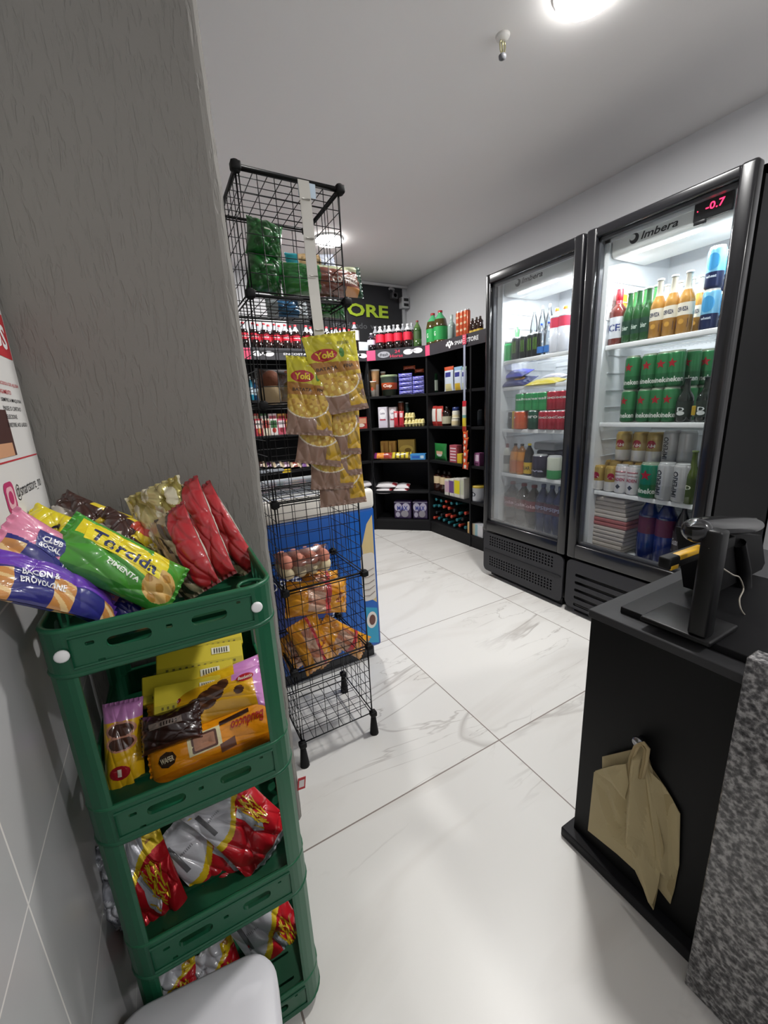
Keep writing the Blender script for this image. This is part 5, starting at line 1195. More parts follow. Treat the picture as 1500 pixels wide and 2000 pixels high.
# top cube: dark green bags
def greencol(u, v): return '1d6a2a' if sin(6 * u + 4 * v) * sin(7 * v - 3 * u) > -.2 else '12501e'
def gbag(A, B, y, w, t, seed, lab, n=(0, -1, .1), col=greencol, design=None, axis='z', name='produce_bag'):
    m, L = frame_px(A, y, B, y, n, axis); ww, hh = (w, L) if axis == 'z' else (L, w)
    o = pack(name, ww, hh, t, col, axis, .55, seed, 48, 48, design, 'film', m, fin=.04); tag(o, lab, 'bag'); return o
def tiny_tag(b, sf, w, h): b.poly([(-.1 * w, .12 * h), (.12 * w, .12 * h), (.12 * w, .17 * h), (-.1 * w, .17 * h)], 'cfd4c4', sf)
gbag((517, 432), (515, 505), 1.33, .105, .09, 2, 'crumpled dark green plastic bag, the upper one at the left of the top cube', design=tiny_tag)
gbag((518, 500), (516, 572), 1.33, .105, .10, 3, 'crumpled dark green plastic bag, the lower one at the left of the top cube', design=tiny_tag)
def breadcol(u, v):
    if u < -.15: return '1f6a2c' if sin(7 * u + 5 * v) > -.4 else '2b7a34'
    if u > .82: return '0f3a24'
    if v > .55: return 'c9cfa8'
    return '7a4436' if v > -.6 else ('c98a52' if u > .45 else '6a3a2c')
gbag((548, 545), (706, 553), 1.30, .095, .09, 4, 'long green bread bag with brown label and white lettering sticking out of the top cube', col=breadcol, axis='x', name='bread_bag',
     design=lambda b, sf, w, h: b.text('comilla', .22 * w, -.05 * h, .34 * h, 'd8cfc4', sf, w=.34 * w, bold=.02))
gbag((560, 518), (655, 520), 1.40, .075, .05, 5, 'turquoise and tan bread bag lying behind the green bread bag', col=lambda u, v: '2fb0c0' if u < -.6 else ('c9a878' if u < .3 else 'c9cfe0'), axis='x', name='bread_bag')
gbag((520, 602), (600, 604), 1.40, .06, .04, 6, 'blue packet lying on the mesh shelf under the green bags', col=lambda u, v: '2a6a9a' if abs(u) < .5 else 'c8d0d8', axis='x', name='packet')
gbag((615, 600), (672, 606), 1.33, .06, .05, 7, 'small dark green bag hanging at the right under the top cube', axis='x')
# bread loaf in clear bag
def loaf(name, x0, x1, y, z, h, cols, lab, n=4, dep=.11):
    t = empty(name, ((x0 + x1) / 2, y, z)); w = x1 - x0
    b = MB(); 
    for i in range(n):
        for j in range(2):
            cx = -w / 2 + w * (i + .5) / n; cy = -dep / 4 + dep / 2 * j
            for (zc, rz_, rx, ry, col) in ((.34, .34, .60, .32, cols[1]), (.66, .32, .56, .29, cols[0])):
                b.grid(lambda u, v, cx=cx, cy=cy, zc=zc, rz_=rz_, rx=rx, ry=ry: (cx + w / n * rx * cos(pi * u) * cos(pi / 2 * v), cy + dep * ry * sin(pi * u) * cos(pi / 2 * v), h * (zc + rz_ * sin(pi / 2 * v))), 16, 10, lambda u, v, col=col: col)
    b.build('bread', 'bread_crust', t)
    w2 = w + .03
    b = MB(); S_ = pillow_shape(w2, h * 1.12, dep * 1.25, 'x', .25, 3, .1)
    b.grid(lambda u, v: (lambda p: (p[0], p[1], p[2] + h * .5))(S_(1)(u * w2 / 2, v * h * .56)), 20, 14); b.grid(lambda u, v: (lambda p: (p[0], p[1], p[2] + h * .5))(S_(-1)(u * w2 / 2, v * h * .56)), 20, 14, flip=True)
    b.build('clear_bag', 'clear_film', t); tag(t, lab, 'bread'); return t
loaf('bread_loaf', .315, .53, 1.33, RZ[4] + .004, .105, ('7a4630', 'd6bd98'), 'pull-apart bread rolls in a clear bag in the fourth cube of the rack', 4)
loaf('bread_loaf', .30, .47, 1.31, RZ[2] + .004, .085, ('c9806a', 'e2cfa8'), 'pale bread rolls with reddish tops in a clear bag above the orange bags', 4)
# orange bread bags
def orange(u, v):
    if abs(u + .1) < .28 and abs(v) < .75: return 'c9a088' if sin(8 * v + 3 * u) > -.2 else 'a86a50'
    if abs(u - .28) < .09: return 'b8323a'
    return 'e0981e' if sin(6 * u + 4 * v) > -.6 else 'c97f14'
def orange_d(b, sf, w, h): b.text('Pao', .58 * w / 2 * 1.1, 0, .09 * h * 2, '8a2a1c', sf, w=.16 * w, bold=.02, rot=pi / 2)
def obag(A, B, y, w, t, seed, lab, n=(0, -1, .25), axis='x', y2=None):
    m, L = frame_px(A, y, B, y2 or y, n, axis); ww, hh = (w, L) if axis == 'z' else (L, w)
    o = pack('bread_bag', ww, hh, t, orange, axis, .55, seed, 56, 56, orange_d, 'film', m, fin=.05); tag(o, lab, 'bag', 'orange bread bags in the rack'); return o
obag((557, 1172), (676, 1162), 1.27, .125, .09, 21, 'orange and yellow bread bag with rolls pictured, on top of the others in the rack')
obag((590, 1140), (660, 1135), 1.36, .09, .06, 22, 'orange bread bag tucked behind the top one')
obag((588, 1210), (628, 1302), 1.26, .12, .08, 23, 'orange bread bag leaning at the lower left of the rack cube', axis='z')
obag((605, 1225), (648, 1290), 1.30, .10, .07, 24, 'orange bread bag slumped in the middle under the top one', axis='z')
obag((625, 1222), (714, 1266), 1.28, .095, .07, 25, 'orange bread bag with its tip pointing right at the bottom of the cube')
obag((560, 1240), (590, 1300), 1.33, .10, .06, 26, 'yellowish bread bag at the rear left of the cube', axis='z')

# ================================================================ CART GOODS
CS = .018                                   # everything sits this far behind the inner face of the front walls
def cbag(name, A, ya, B, yb, w, t, n, axis, col, design, lab, cat='bag', seed=1, wr=.7, res=60, mat='film', group=None, fin=.06, flop=.05, ax_=1):
    m, L = frame_px(A, ya + CS, B, yb + CS, n, axis, ax_); ww, hh = (w, L) if axis == 'z' else (L, w)
    o = pack(name, ww, hh, t, col, axis, wr, seed, res, res, design, mat, m, fin=fin, flop=flop); tag(o, lab, cat, group); return o
def s2f(sf, e=.0006): return lambda x, z: (lambda p: (p[0], p[1] - e, p[2]))(sf(x, z))
# top tray
def torc(u, v):
    if u < -.86: return '3f9a2e'
    if v > .72 - .2 * u and u < .3: return '3f9a2e' if u > -.3 else '4aa436'
    if (u - .62) ** 2 / .09 + (v + .25) ** 2 / .3 < 1: return 'd9b06a' if sin(16 * u + 7 * v) * sin(9 * v - 8 * u) > -.2 else 'b8863c'
    if v > .02 - .45 * (u + .2) and u < .6: return 'e6d21e'
    return '4a9a34' if v > -.75 else '2f7a2a'
def torc_d(b, sf, w, h):
    b.poly([(-.38 * w, .34 * h), (.25 * w, .14 * h), (.27 * w, -.05 * h), (-.36 * w, .06 * h)], 'f0dc28', sf)
    b.text('Torcida', -.055 * w, .14 * h, .21 * h, '1f2c5c', s2f(sf), w=.56 * w, bold=.022, rot=-.12)
    b.text('PIMENTA', .0 * w, -.18 * h, .085 * h, 'e8efe0', s2f(sf), w=.28 * w, bold=.03, rot=-.14)
def club(c, c2):
    def f(u, v):
        if v < -.05 - .35 * (u + .1) and abs(u) < .93:
            if (sin(7.5 * u + 2) > .35) and v < .1: return 'c98a4a' if sin(20 * u + 15 * v) > -.3 else 'e2bf86'
            return '2a2a78'
        if v > .35 and u > .2: return c2
        return c
    return f
def club_d(t1, t2):
    def d(b, sf, w, h):
        if not t2:
            b.poly([(-.34 * w, .32 * h), (-.18 * w, .34 * h), (-.15 * w, .10 * h), (-.22 * w, -.0 * h), (-.33 * w, .06 * h)], '2a2f7a', sf)
            b.text('CLUB', -.25 * w, .22 * h, .09 * h, 'f0f0f4', s2f(sf), w=.11 * w, bold=.03); b.text('SOCIAL', -.25 * w, .11 * h, .08 * h, 'f0f0f4', s2f(sf), w=.13 * w, bold=.03)
            b.poly([(-.16 * w, .12 * h), (.10 * w, .10 * h), (.12 * w, -.13 * h), (-.14 * w, -.12 * h)], '2a2a78', sf); b.text(t1, -.02 * w, -.01 * h, .11 * h, 'f0f0f4', s2f(sf), w=.23 * w, bold=.03)
        else:
            b.text(t1, -.20 * w, .0 * h, .13 * h, 'f0f0f4', s2f(sf), w=.24 * w, bold=.02); b.text(t2, -.18 * w, -.19 * h, .13 * h, 'f0f0f4', s2f(sf), w=.31 * w, bold=.02)
            b.text('sabor', -.24 * w, .14 * h, .05 * h, 'b9a8e0', s2f(sf), w=.08 * w)
    return d
cbag('cracker_bag', (-30, 1110), .575, (226, 1182), .65, .078, .035, (-.1, -.7, 1.1), 'x', club('6a3ab0', '8a5ad0'), club_d('BACON &', 'PROVOLONE'), 'purple and navy cracker bag marked BACON & PROVOLONE on the top tray', seed=4, wr=.5, res=110)
cbag('cracker_bag', (-10, 1050), .62, (250, 1182), .69, .100, .045, (-.1, -.8, 1.0), 'x', club('e08aa8', 'c84f86'), club_d('PRESUNTO', None), 'pink and navy cracker bag marked PRESUNTO on the top tray', seed=3, wr=.5, res=110)
cbag('snack_bag', (112, 1046), .66, (348, 1158), .665, .090, .05, (.1, -.9, .95), 'x', torc, torc_d, 'green and yellow snack bag marked Torcida lying across the top tray', seed=2, wr=.5, res=130)
cbag('cracker_bag', (190, 1183), .672, (300, 1205), .655, .05, .025, (0, -.9, .8), 'x', lambda u, v: '2a2a78' if u < .5 else 'b8743a', None, 'navy blue corner of a cracker bag under the Torcida bag', seed=5)
cbag('snack_bag', (30, 1030), .80, (125, 1065), .78, .10, .04, (0, -1, .8), 'x', lambda u, v: 'e0cf22' if v > -.4 else '2a2440', lambda b, sf, w, h: b.text('C', .2 * w, .1 * h, .35 * h, '23203a', sf, w=.12 * w, bold=.03), 'yellow snack bag peeping out behind the pink cracker bag', seed=6)
def choc(u, v):
    if u < -.35 and v < .35: return 'b9b2a8' if sin(8 * u + 6 * v) > 0 else '8a827a'
    if v > .80 and u > -.2: return 'e0c832'
    if (u - .1) ** 2 * 3 + (v + .1) ** 2 * 2 < .3 and sin(18 * u + 8 * v) > .1: return 'd0c8b8'
    return '3a1f18'
cbag('snack_bag', (88, 1004), .90, (240, 1062), .84, .115, .05, (0, -1, .75), 'x', choc, None, 'dark brown snack bag with silvery folded end behind the Torcida bag', seed=7, wr=1.2, res=90)
cbag('snack_bag', (165, 1035), .82, (292, 1090), .77, .115, .05, (0, -1, .9), 'x', lambda u, v: 'b03a2a' if v > .55 and u > .1 else ('d8c02a' if v > .3 and u > .3 else choc(u, v)), None, 'dark brown snack bag with red and yellow edge beside the clear bag', seed=8, wr=1.1, res=90)
def peanut(u, v):
    if sin(6 * v + 2 * u) * sin(7 * u) > .2: return 'd9d4b8'
    return '9a8f4a' if sin(5 * u - 3 * v) > 0 else 'b8ae78'
cbag('snack_bag', (296, 950), .86, (350, 1120), .76, .11, .05, (-.5, -1, .25), 'z', peanut, None, 'clear and olive gold snack bag standing at the middle of the top tray', seed=9, wr=1.2, mat='foil', res=90)
redb = [((322, 1003), .78, (392, 1160), .70, 'front'), ((350, 950), .84, (425, 1140), .735, 'middle'), ((378, 962), .88, (476, 1126), .775, 'rear right')]
def redc(u, v):
    if u < .22: return ('b5a684' if sin(9 * v + 4 * u) * sin(7 * u + 3 * v) > .0 else '4a4030') if u > -.80 else 'd6d2c4'
    return 'b02028' if abs(v) < .93 else '8a1820'
for i, (A, ya, B, yb_, tx) in enumerate(redb):
    cbag('snack_bag', A, ya, B, yb_, .092, .042, (-.75, -.65, .30), 'z', redc, lambda b, sf, w, h: (b.poly(ell(-.2 * w, 0, .12 * w, .26 * h, 12), 'c9b07a', sf)), 'upright red edged snack bag leaning on the top tray, the %s one of three' % tx, seed=12 + i, wr=.7, group='red edged snack bags on the top tray', res=90)
# second tray: yellow boxes, cookie packs
def ybox(b, sf, w, h):
    rectp(b, sf, -w * .49, w * .49, h * .05, h * .30, 'b8a81c'); rectp(b, s2f(sf), w * .12, w * .34, h * .55, h * .82, 'e4e0c8')
    b.text('||||||', w * .23, h * .68, h * .2, '3a3420', s2f(sf, .0016), w=w * .16); b.text('||||||||||||', 0, h * .17, h * .10, '6a5f14', s2f(sf), w=w * .8)
ylist = [((318, 1268), (470, 1240), .88), ((305, 1304), (472, 1276), .835), ((278, 1355), (455, 1315), .79), ((300, 1375), (440, 1345), .75)]
for i, (A, B, y) in enumerate(ylist):
    m, L = frame_px(A, y, B, y, (0, -1, 1.2), 'x'); base = carton('wafer_box', L, .05, .028, 'd2be22', ybox); base.matrix_world = m @ Matrix.Translation((0, 0, -.025)); tag(base, 'bright yellow box with barcode on the second tray, %s' % ['rearmost', 'third from the front', 'second from the front', 'nearest of the row'][i], 'box', 'yellow boxes on the second tray')
def cookie(u, v):
    if u > .80 or (u > .45 and v > .60): return 'd088c8'
    for cx, cz, r in ((-.18, -.05, .16), (.02, .15, .17), (.16, .35, .15), (.30, .62, .10), (.55, .1, .08)):
        if ((u - cx) / r) ** 2 + ((v - cz) / (r * 2.6)) ** 2 < 1: return '4a2a1c' if sin(24 * u + 12 * v) > -.6 else '6a4026'
    return 'e8ac1c'
def cookie_d(b, sf, w, h):
    b.poly(ell(-.28 * w, .28 * h, .085 * w, .09 * h, 14), 'a81c28', sf); b.text('Bauducco', -.28 * w, .28 * h, .08 * h, 'f4e8d8', s2f(sf), w=.13 * w, shear=.3)
    b.poly(ell(.34 * w, .30 * h, .075 * w, .09 * h, 14), 'a81c28', sf); b.text('Bauducco', .34 * w, .30 * h, .08 * h, 'f4e8d8', s2f(sf), w=.12 * w, shear=.3)
cbag('cookie_pack', (298, 1395), .76, (515, 1312), .73, .075, .045, (0, -1, 1.0), 'x', lambda u, v: 'd088c8' if u > .5 else 'e6b61c', None, 'yellow and lilac cookie pack at the rear of the chocolate cookie pack', 'pack', seed=16, wr=.25)
cbag('cookie_pack', (290, 1420), .725, (520, 1335), .69, .08, .05, (0, -1, 1.0), 'x', cookie, cookie_d, 'yellow cookie pack picturing chocolate cookies, behind the orange wafer pack', 'pack', seed=15, wr=.25, res=120)
def darkp(u, v): return '2e1612' if v > -.8 else '4a241a'
cbag('cookie_pack', (276, 1440), .70, (392, 1402), .675, .062, .045, (0, -1, .9), 'x', darkp, lambda b, sf, w, h: (b.poly([(-.3 * w, .05 * h), (.25 * w, .05 * h), (.25 * w, .22 * h), (-.3 * w, .22 * h)], '8a7a70', sf), b.text('||||||', .05 * w, .13 * h, .1 * h, '20100c', s2f(sf), w=.25 * w)), 'dark chocolate brown cookie pack end with white print', 'pack', seed=17, wr=.4, fin=.03)
def orangeb(u, v): return 'f0960f' if v > -.55 else 'd87c0c'
def orange_bd(b, sf, w, h):
    b.poly([(-.16 * w, .26 * h), (.10 * w, .26 * h), (.10 * w, -.16 * h), (-.16 * w, -.16 * h)], 'e8dcae', sf); b.poly(rrect(-.03 * w, .05 * h, .20 * w, .36 * h, .015 * w, 3), '5a3020', s2f(sf)); b.poly(rrect(-.03 * w, .05 * h, .165 * w, .27 * h, .01 * w, 3), 'b07a5c', s2f(sf, .0012))
    b.text('Bauducco', .32 * w, .12 * h, .22 * h, 'b8281c', s2f(sf), w=.27 * w, shear=.4, bold=.02, rot=pi * 1.0)
    b.poly([(.10 * w, .32 * h), (.34 * w, .38 * h), (.34 * w, .29 * h), (.10 * w, .23 * h)], '3a1c14', sf)
    b.poly(ell(-.33 * w, -.02 * h, .075 * w, .16 * h, 8), '3a2418', sf); b.text('WAFER', -.33 * w, -.02 * h, .11 * h, 'f0e0c0', s2f(sf), w=.11 * w, bold=.02)
    b.poly([(.08 * w, -.14 * h), (.20 * w, -.08 * h), (.20 * w, -.28 * h), (.08 * w, -.32 * h)], '6a4030', sf)
cbag('wafer_pack', (296, 1525), .672, (536, 1432), .642, .06, .04, (.1, -1, .6), 'x', orangeb, None, 'bright orange wafer pack underneath the one marked Bauducco', 'pack', seed=19, wr=.2, fin=.04)
cbag('wafer_pack', (290, 1498), .685, (530, 1400), .652, .082, .055, (.1, -1, .85), 'x', orangeb, orange_bd, 'bright orange wafer pack marked Bauducco at the front of the second tray', 'pack', seed=18, wr=.12, res=120, fin=.04)
def vcook(u, v):
    if v > .60: return 'c884c0'
    for cz in (.42, .15):
        if (v - cz) ** 2 / .03 + u * u / .6 < 1: return '4a2618' if (v - cz) ** 2 / .018 + u * u / .4 < 1 else 'c88a72'
    return 'e6b41a'
cbag('cookie_pack', (240, 1368), .75, (246, 1555), .685, .062, .045, (-.1, -1, .75), 'z', vcook, lambda b, sf, w, h: (b.poly(ell(-.05 * w, -.22 * h, .26 * w, .075 * h, 14), 'a81c28', sf), b.text('1', -.05 * w, -.22 * h, .08 * h, 'f4e8d8', s2f(sf), w=.10 * w, bold=.03)), 'upright yellow cookie pack with lilac top and chocolate cookies', 'pack', seed=20, wr=.3, res=110)
cbag('cookie_pack', (262, 1535), .71, (232, 1568), .685, .085, .035, (-.1, -1, .9), 'z', lambda u, v: 'e0ac18', None, 'crumpled yellow cookie pack underneath the upright one', 'pack', seed=21, wr=.8)
# lower trays: red, silver and yellow chip bags
def chips(u, v):
    e = .36 + .34 * u + .08 * sin(4 * u)
    if v > .90: return 'c8c8cc'
    if v > e and u > .45: return 'd8b81e' if sin(14 * u + 9 * v) * sin(9 * v) > -.3 else '9a6a1c'
    if v > e: return 'cfcfd6'
    if v > e - .14: return 'e0c022'
    if v < -.88: return 'b9bac0'
    return 'c01c28'
def chips_d(b, sf, w, h):
    b.poly([(-.02 * w, .10 * h), (.10 * w, .14 * h), (.13 * w, -.02 * h), (.20 * w, -.15 * h), (.12 * w, -.24 * h), (.02 * w, -.16 * h), (.03 * w, 0)], 'a9abb2', sf)
    rn = random.Random(5)
    for k in range(26):
        x = .22 * w + rn.uniform(-.08, .10) * w; z0 = -.02 * h + rn.uniform(-.16, .16) * h; a = rn.uniform(-.5, .3)
        dx, dz = sin(a) * .12 * h, cos(a) * .12 * h; px = .011 * w; q = s2f(sf); n_ = 4
        vs = []
        for j in range(n_ + 1): vs += [q(x - px + dx * j / n_, z0 - dz / 2 + dz * j / n_), q(x + px + dx * j / n_, z0 - dz / 2 + dz * j / n_)]
        b.add(vs, [(2 * j, 2 * j + 1, 2 * j + 3, 2 * j + 2) for j in range(n_)], ('e6c62e', 'b8921c', 'd8b024')[k % 3])
    b.poly([(-.40 * w, .14 * h), (-.33 * w, .14 * h), (-.33 * w, .40 * h), (-.40 * w, .40 * h)], '6a6a6e', sf)
    b.text('||||||||', -.22 * w, .28 * h, .02 * h, '8a8a90', s2f(sf), w=.2 * w)
chipl = [((240, 1612), .73, (330, 1830), .665, .105, (-.25, -1, .5), 'standing at the left of the third tray', 'foil'),
         ((352, 1592), .75, (500, 1748), .66, .132, (.1, -1, .75), 'leaning over the middle of the third tray', 'film'),
         ((404, 1540), .74, (534, 1662), .665, .120, (.15, -1, .7), 'at the right of the third tray', 'film'),
         ((225, 1650), .76, (288, 1850), .70, .06, (-.7, -1, .3), 'partly hidden behind the left post of the third tray', 'foil'),
         ((485, 1750), .74, (590, 1920), .672, .125, (.15, -1, .6), 'in the lowest tray above the white bin', 'film'),
         ((405, 1850), .74, (445, 1950), .70, .10, (0, -1, .5), 'in the middle of the lowest tray', 'film'),
         ((330, 1890), .74, (345, 1980), .70, .10, (0, -1, .5), 'at the left of the lowest tray', 'film')]
for i, (A, ya, B, yb_, w, n, tx, mt) in enumerate(chipl):
    cbag('chip_bag', A, ya, B, yb_, w, .05, n, 'z', chips, chips_d, 'red, silver and yellow chip bag ' + tx, seed=30 + i, wr=1.1, res=110 if i in (0, 1, 2, 4) else 60, mat=mt, group='red and silver chip bags in the cart')
cbag('foil_bag', (172, 1655), .72, (240, 1815), .69, .085, .05, (-.8, -1, .2), 'z', lambda u, v: 'a6a8ae' if sin(9 * v + 5 * u) > -.3 else '7a7c84', None, 'silver foil back of a snack bag bulging out left of the green post', seed=40, wr=1.6, mat='foil')
o = MB().box(-.012, .012, -.0008, .0008, -.02, .02, 'c0303a').box(-.008, .008, -.0012, -.0008, -.012, .012, 'e8e0e0'); P = at(589, 1530, 1, .9985); o = o.build('price_sticker', 'card'); o.location = P; o.rotation_euler = (0, .15, 0); tag(o, 'small red edged sticker on the stucco wall edge right of the cart', 'sticker')

# ================================================================ WHITE BIN in front of the cart
def bin_():
    z = .29; P = [at(px, py, 2, z) for px, py in ((300, 1950), (370, 1908), (435, 1883), (480, 1880), (515, 1895), (540, 1930), (551, 1990))]
    t = empty('waste_bin', (0, 0, 0)); tag(t, 'pale grey white plastic bin with rounded lid at the bottom edge of the photo', 'bin')
    # outline of the lid: rounded rectangle turned with the cart
    c = Vector((-.094, .492, 0)); w, d, r = .25, .19, .05
    O = rrect(0, 0, w, d, r, 8); M_ = Matrix.Translation((c.x, c.y, 0)) @ Matrix.Rotation(rad(-8), 4, 'Z')
    b = MB(); b.X = M_
    rings = [(1.0, z - .035), (1.0, z - .006), (.985, z), (.93, z + .004), (.6, z + .010), (.2, z + .012)]
    vs = []; fs = []; n = len(O)
    for k, zz in rings: vs += [(x * k, y * k, zz) for x, y in O]
    for i in range(len(rings) - 1): fs += [(i * n + j, i * n + (j + 1) % n, (i + 1) * n + (j + 1) % n, (i + 1) * n + j) for j in range(n)]
    fs.append(tuple((len(rings) - 1) * n + j for j in range(n))); b.add(vs, fs, 'd4d3d8', smooth=True); b.build('lid', 'plastic', t)
    b = MB(); b.X = M_; vs = []; fs = []
    rings = [(.80, 0), (.82, .004), (.97, z - .04), (.97, z - .034)]
    for k, zz in rings: vs += [(x * k, y * k, zz) for x, y in O]
    for i in range(len(rings) - 1): fs += [(i * n + j, i * n + (j + 1) % n, (i + 1) * n + (j + 1) % n, (i + 1) * n + j) for j in range(n)]
    fs.append(tuple(reversed(range(n)))); b.add(vs, fs, '8e8e92', smooth=True); b.build('body', 'plastic', t)
bin_()

# ================================================================ ON THE COUNTER
CT = .708
def on_counter():
    # base plate
    b = MB(); b.box(.900, 1.35, .10, .500, CT, CT + .016, '1a1a1c', bev=.002); o = b.build('base_plate', 'matte_board'); tag(o, 'flat black base plate lying on the counter top', 'plate')
    z0 = CT + .016
    def rp(px, py, y): return at(px, py, 1, y)
    # upright stand
    t = empty('scanner_stand', (.95, .40, z0)); tag(t, 'black upright stand holding the barcode scanner', 'stand'); o0 = Vector((.95, .40, z0))
    a = rp(1368, 1225, .335); top = rp(1368, 1045, .335)
    b = MB(); b.box(a.x - .016 - o0.x, a.x + .020 - o0.x, .318 - o0.y, .352 - o0.y, .011, top.z - z0, '0b0b0d', bev=.006); b.build('upright', 'black_metal', t)
    b = MB(); b.box(a.x - .020 - o0.x, a.x + .10 - o0.x, .308 - o0.y, .44 - o0.y, 0, .012, '0d0d0f', bev=.004); b.build('foot_plate', 'black_metal', t)
    # rear housing filling the right of the stand
    pts = [rp(*q, .400) for q in ((1378, 1040), (1488, 1046), (1494, 1100), (1476, 1175), (1440, 1228), (1378, 1236))]
    b = MB(); n = len(pts); vs = [(p.x - o0.x, .400 - o0.y, max(.013, p.z - z0)) for p in pts] + [(p.x - o0.x, .46 - o0.y, max(.013, p.z - z0)) for p in pts]
    b.add(vs, [tuple(reversed(range(n))), tuple(range(n, 2 * n))] + [(i, (i + 1) % n, n + (i + 1) % n, n + i) for i in range(n)], '0a0a0c'); hs = b.build('housing', 'rubber', t)
    # scanner head
    t2 = empty('barcode_scanner', rp(1415, 1040, .38)); tag(t2, 'black barcode scanner with glossy oval head lying in its stand', 'scanner'); oo = t2.location
    p0, p1 = rp(1348, 1030, .36), rp(1484, 1026, .40); d = (p1 - p0); L = d.length
    m = Matrix.Translation((p0 + p1) / 2 - oo) @ d.to_track_quat('X', 'Z').to_matrix().to_4x4()
    b = MB(); b.X = m
    def head(u, v):
        th = pi * u; s = v; r = (1 - abs(s) ** 3) ** .5
        return (s * L / 2, .030 * r * cos(th) * (1 - .15 * s), .020 * r * sin(th) + .002)
    b.grid(head, 24, 20, lambda u, v: '0e0e10'); b.build('head', 'black_gloss', t2)
    b = MB(); b.X = m; b.grid(lambda u, v: (.006 + u * L * .40, v * .017 * (1 - abs(u) ** 2.5) ** .5, .0205 - .002 * u * u - .004 * v * v), 16, 8, lambda u, v: '8d8c84'); b.build('top_plate', 'steel', t2)
    b = MB(); b.X = m; b.grid(lambda u, v: (-L * .42 + .022 * cos(pi * u) * cos(pi / 2 * v), .026 * sin(pi * u) * cos(pi / 2 * v), -.006 + .024 * sin(pi / 2 * v)), 18, 12, lambda u, v: '121216'); b.build('nose', 'black_gloss', t2)
    b = MB(); h0, h1 = rp(1440, 1060, .40) - oo, rp(1452, 1170, .39) - oo; b.tube([h0, (h0 + h1) / 2 + Vector((.012, 0, 0)), h1], .017, 10, '0c0c0e'); b.build('handle', 'rubber', t2)
    # handheld reader with yellow trim lying across
    t3 = empty('handheld_reader', rp(1330, 1090, .36)); tag(t3, 'black handheld reader with yellow trim poking out left of the stand', 'scanner'); oo = t3.location
    p0, p1 = rp(1296, 1100, .395), rp(1425, 1054, .375); d = p1 - p0; L = d.length; m = Matrix.Translation((p0 + p1) / 2 - oo) @ d.to_track_quat('X', 'Z').to_matrix().to_4x4()
    b = MB(); b.X = m; b.box(-L / 2, L / 2, -.012, .012, -.013, .012, '0c0c0d', bev=.004); b.build('body', 'rubber', t3)
    b = MB(); b.X = m; b.box(-L * .36, L * .02, -.0128, .005, .002, .0125, 'd0a018', bev=.002).box(-L * .48, -L * .37, -.0128, .0128, -.0138, -.004, 'd0a018', bev=.002); b.build('trim', 'plastic', t3)
    b = MB(); q = rp(1408, 1062, .360) - oo; b.lathe([(.004, -.022, 'c89a16'), (.011, -.008, 'd0a018'), (.010, .008, 'd8a81a'), (.004, .014, 'd0a018')], 12, q.x, q.y); 
    b.v = [(x, y, z_ + q.z) for x, y, z_ in b.v]; b.build('trigger', 'plastic', t3)
    # cable
    b = MB(); C_ = [rp(*q, y) for q, y in (((1385, 1070), .335), ((1400, 1100), .335), ((1430, 1122), .34), ((1444, 1128), .35), ((1452, 1150), .35), ((1444, 1172), .34), ((1452, 1198), .33), ((1480, 1214), .33), ((1520, 1200), .34))]
    P2 = []
    for i in range(len(C_) - 1):
        a_, b_, c_, d_ = C_[max(0, i - 1)], C_[i], C_[i + 1], C_[min(len(C_) - 1, i + 2)]
        for k in range(6):
            s = k / 6; P2.append(.5 * ((2 * b_) + (c_ - a_) * s + (2 * a_ - 5 * b_ + 4 * c_ - d_) * s * s + (3 * b_ - a_ - 3 * c_ + d_) * s ** 3))
    b.tube(P2, .0016, 6, 'b4ada0'); o = b.build('cable', 'plastic'); tag(o, 'thin grey cable looping down behind the barcode scanner', 'cable')
on_counter()

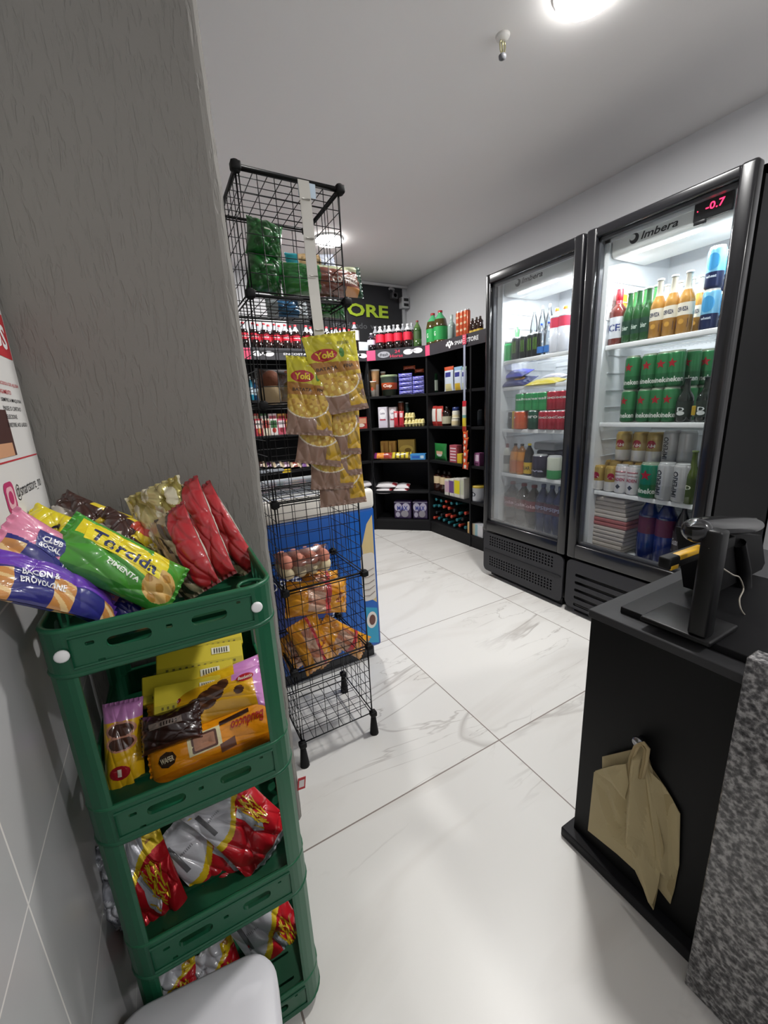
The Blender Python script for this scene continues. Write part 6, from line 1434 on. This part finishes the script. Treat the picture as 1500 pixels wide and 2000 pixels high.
# ================================================================ PAPER BAGS on the counter knob
def paper_bag(outline, xo, thick, folds, lab, seed):
    """a folded kraft bag hanging from the knob; outline in pixels on the plane x = xo, crumpled, with thickness"""
    P = [at(px, py, 0, xo) for px, py in outline]; c = sum(P, Vector()) / len(P); n = len(P); rn = random.Random(seed)
    K = 9; b = MB(); org = Vector((xo, c.y, c.z)); vf = []; vb = []
    fine = []
    for i in range(n):
        A, B = P[i], P[(i + 1) % n]
        for k in range(K): fine.append(A + (B - A) * k / K)
    N = len(fine); R_ = 16
    fold = [(at(*f[0], 0, xo), at(*f[1], 0, xo), f[2]) for f in folds]
    def depth(q, k):
        d = thick * (1 - k ** 3)
        for A, B, s in fold:
            ab = Vector((0, B.y - A.y, B.z - A.z)); t = max(0, min(1, (Vector((0, q.y - A.y, q.z - A.z))).dot(ab) / ab.length_squared)); e = (Vector((0, q.y, q.z)) - Vector((0, A.y, A.z)) - ab * t).length
            d += s * max(0, 1 - e / .022)
        return d
    vs = [(-depth(c, 0), 0, 0)]
    for r_ in range(1, R_ + 1):
        for q in fine:
            w = c + (q - c) * (r_ / R_); vs.append((-depth(w, r_ / R_), w.y - org.y, w.z - org.z))
    fs = [(0, 1 + i, 1 + (i + 1) % N) for i in range(N)]
    for r_ in range(R_ - 1): fs += [(1 + r_ * N + i, 1 + (r_ + 1) * N + i, 1 + (r_ + 1) * N + (i + 1) % N, 1 + r_ * N + (i + 1) % N) for i in range(N)]
    b.add(vs, fs, 'b8a880'); b.add([(thick * .3 + .0, v[1], v[2]) if i == 0 else (.002, v[1], v[2]) for i, v in enumerate(vs)], [tuple(reversed(f)) for f in fs], 'a8976e')
    o = b.build('paper_bag', 'paper'); o.location = org; tag(o, lab, 'bag', 'folded kraft paper bags on the counter hook'); return o
paper_bag([(1262, 1462), (1272, 1500), (1300, 1540), (1328, 1590), (1326, 1690), (1309, 1766), (1283, 1732), (1280, 1640), (1262, 1560)], .852, .006, [((1265, 1480), (1300, 1700), .014), ((1300, 1560), (1310, 1740), -.008)], 'brown paper bag hanging furthest right and rear on the hook', 3)
paper_bag([(1176, 1478), (1236, 1464), (1250, 1480), (1240, 1520), (1200, 1540), (1176, 1500)], .848, .004, [], 'brown paper bag whose top edge shows behind the folded flap', 4)
big = paper_bag([(1262, 1458), (1276, 1560), (1296, 1660), (1284, 1740), (1276, 1778), (1240, 1700), (1205, 1668), (1148, 1622), (1160, 1508), (1225, 1490), (1240, 1458)], .838, .012, [((1250, 1480), (1240, 1640), .022), ((1225, 1520), (1222, 1620), -.012), ((1268, 1500), (1285, 1680), -.012), ((1180, 1540), (1215, 1630), -.010), ((1250, 1640), (1278, 1760), .012)], 'large brown paper bag hanging in front with long pointed bottom corner', 5)
paper_bag([(1222, 1492), (1228, 1530), (1222, 1562), (1195, 1530), (1162, 1506), (1190, 1496)], .818, .006, [((1190, 1500), (1220, 1550), .006)], 'brown paper bag flap folded over at the left of the bundle', 6)
b = MB(); q = [at(px, py, 0, .826) for px, py in ((1234, 1515), (1236, 1480), (1246, 1456), (1258, 1452), (1266, 1462), (1262, 1490), (1255, 1518))]
b.tube(q, .0045, 8, 'b3a078'); b.tube([v + Vector((-.004, .004, -.004)) for v in q], .003, 8, 'a39068'); o = b.build('paper_handle', 'paper'); o.parent = big; o.matrix_parent_inverse = Matrix.Translation(-big.location)
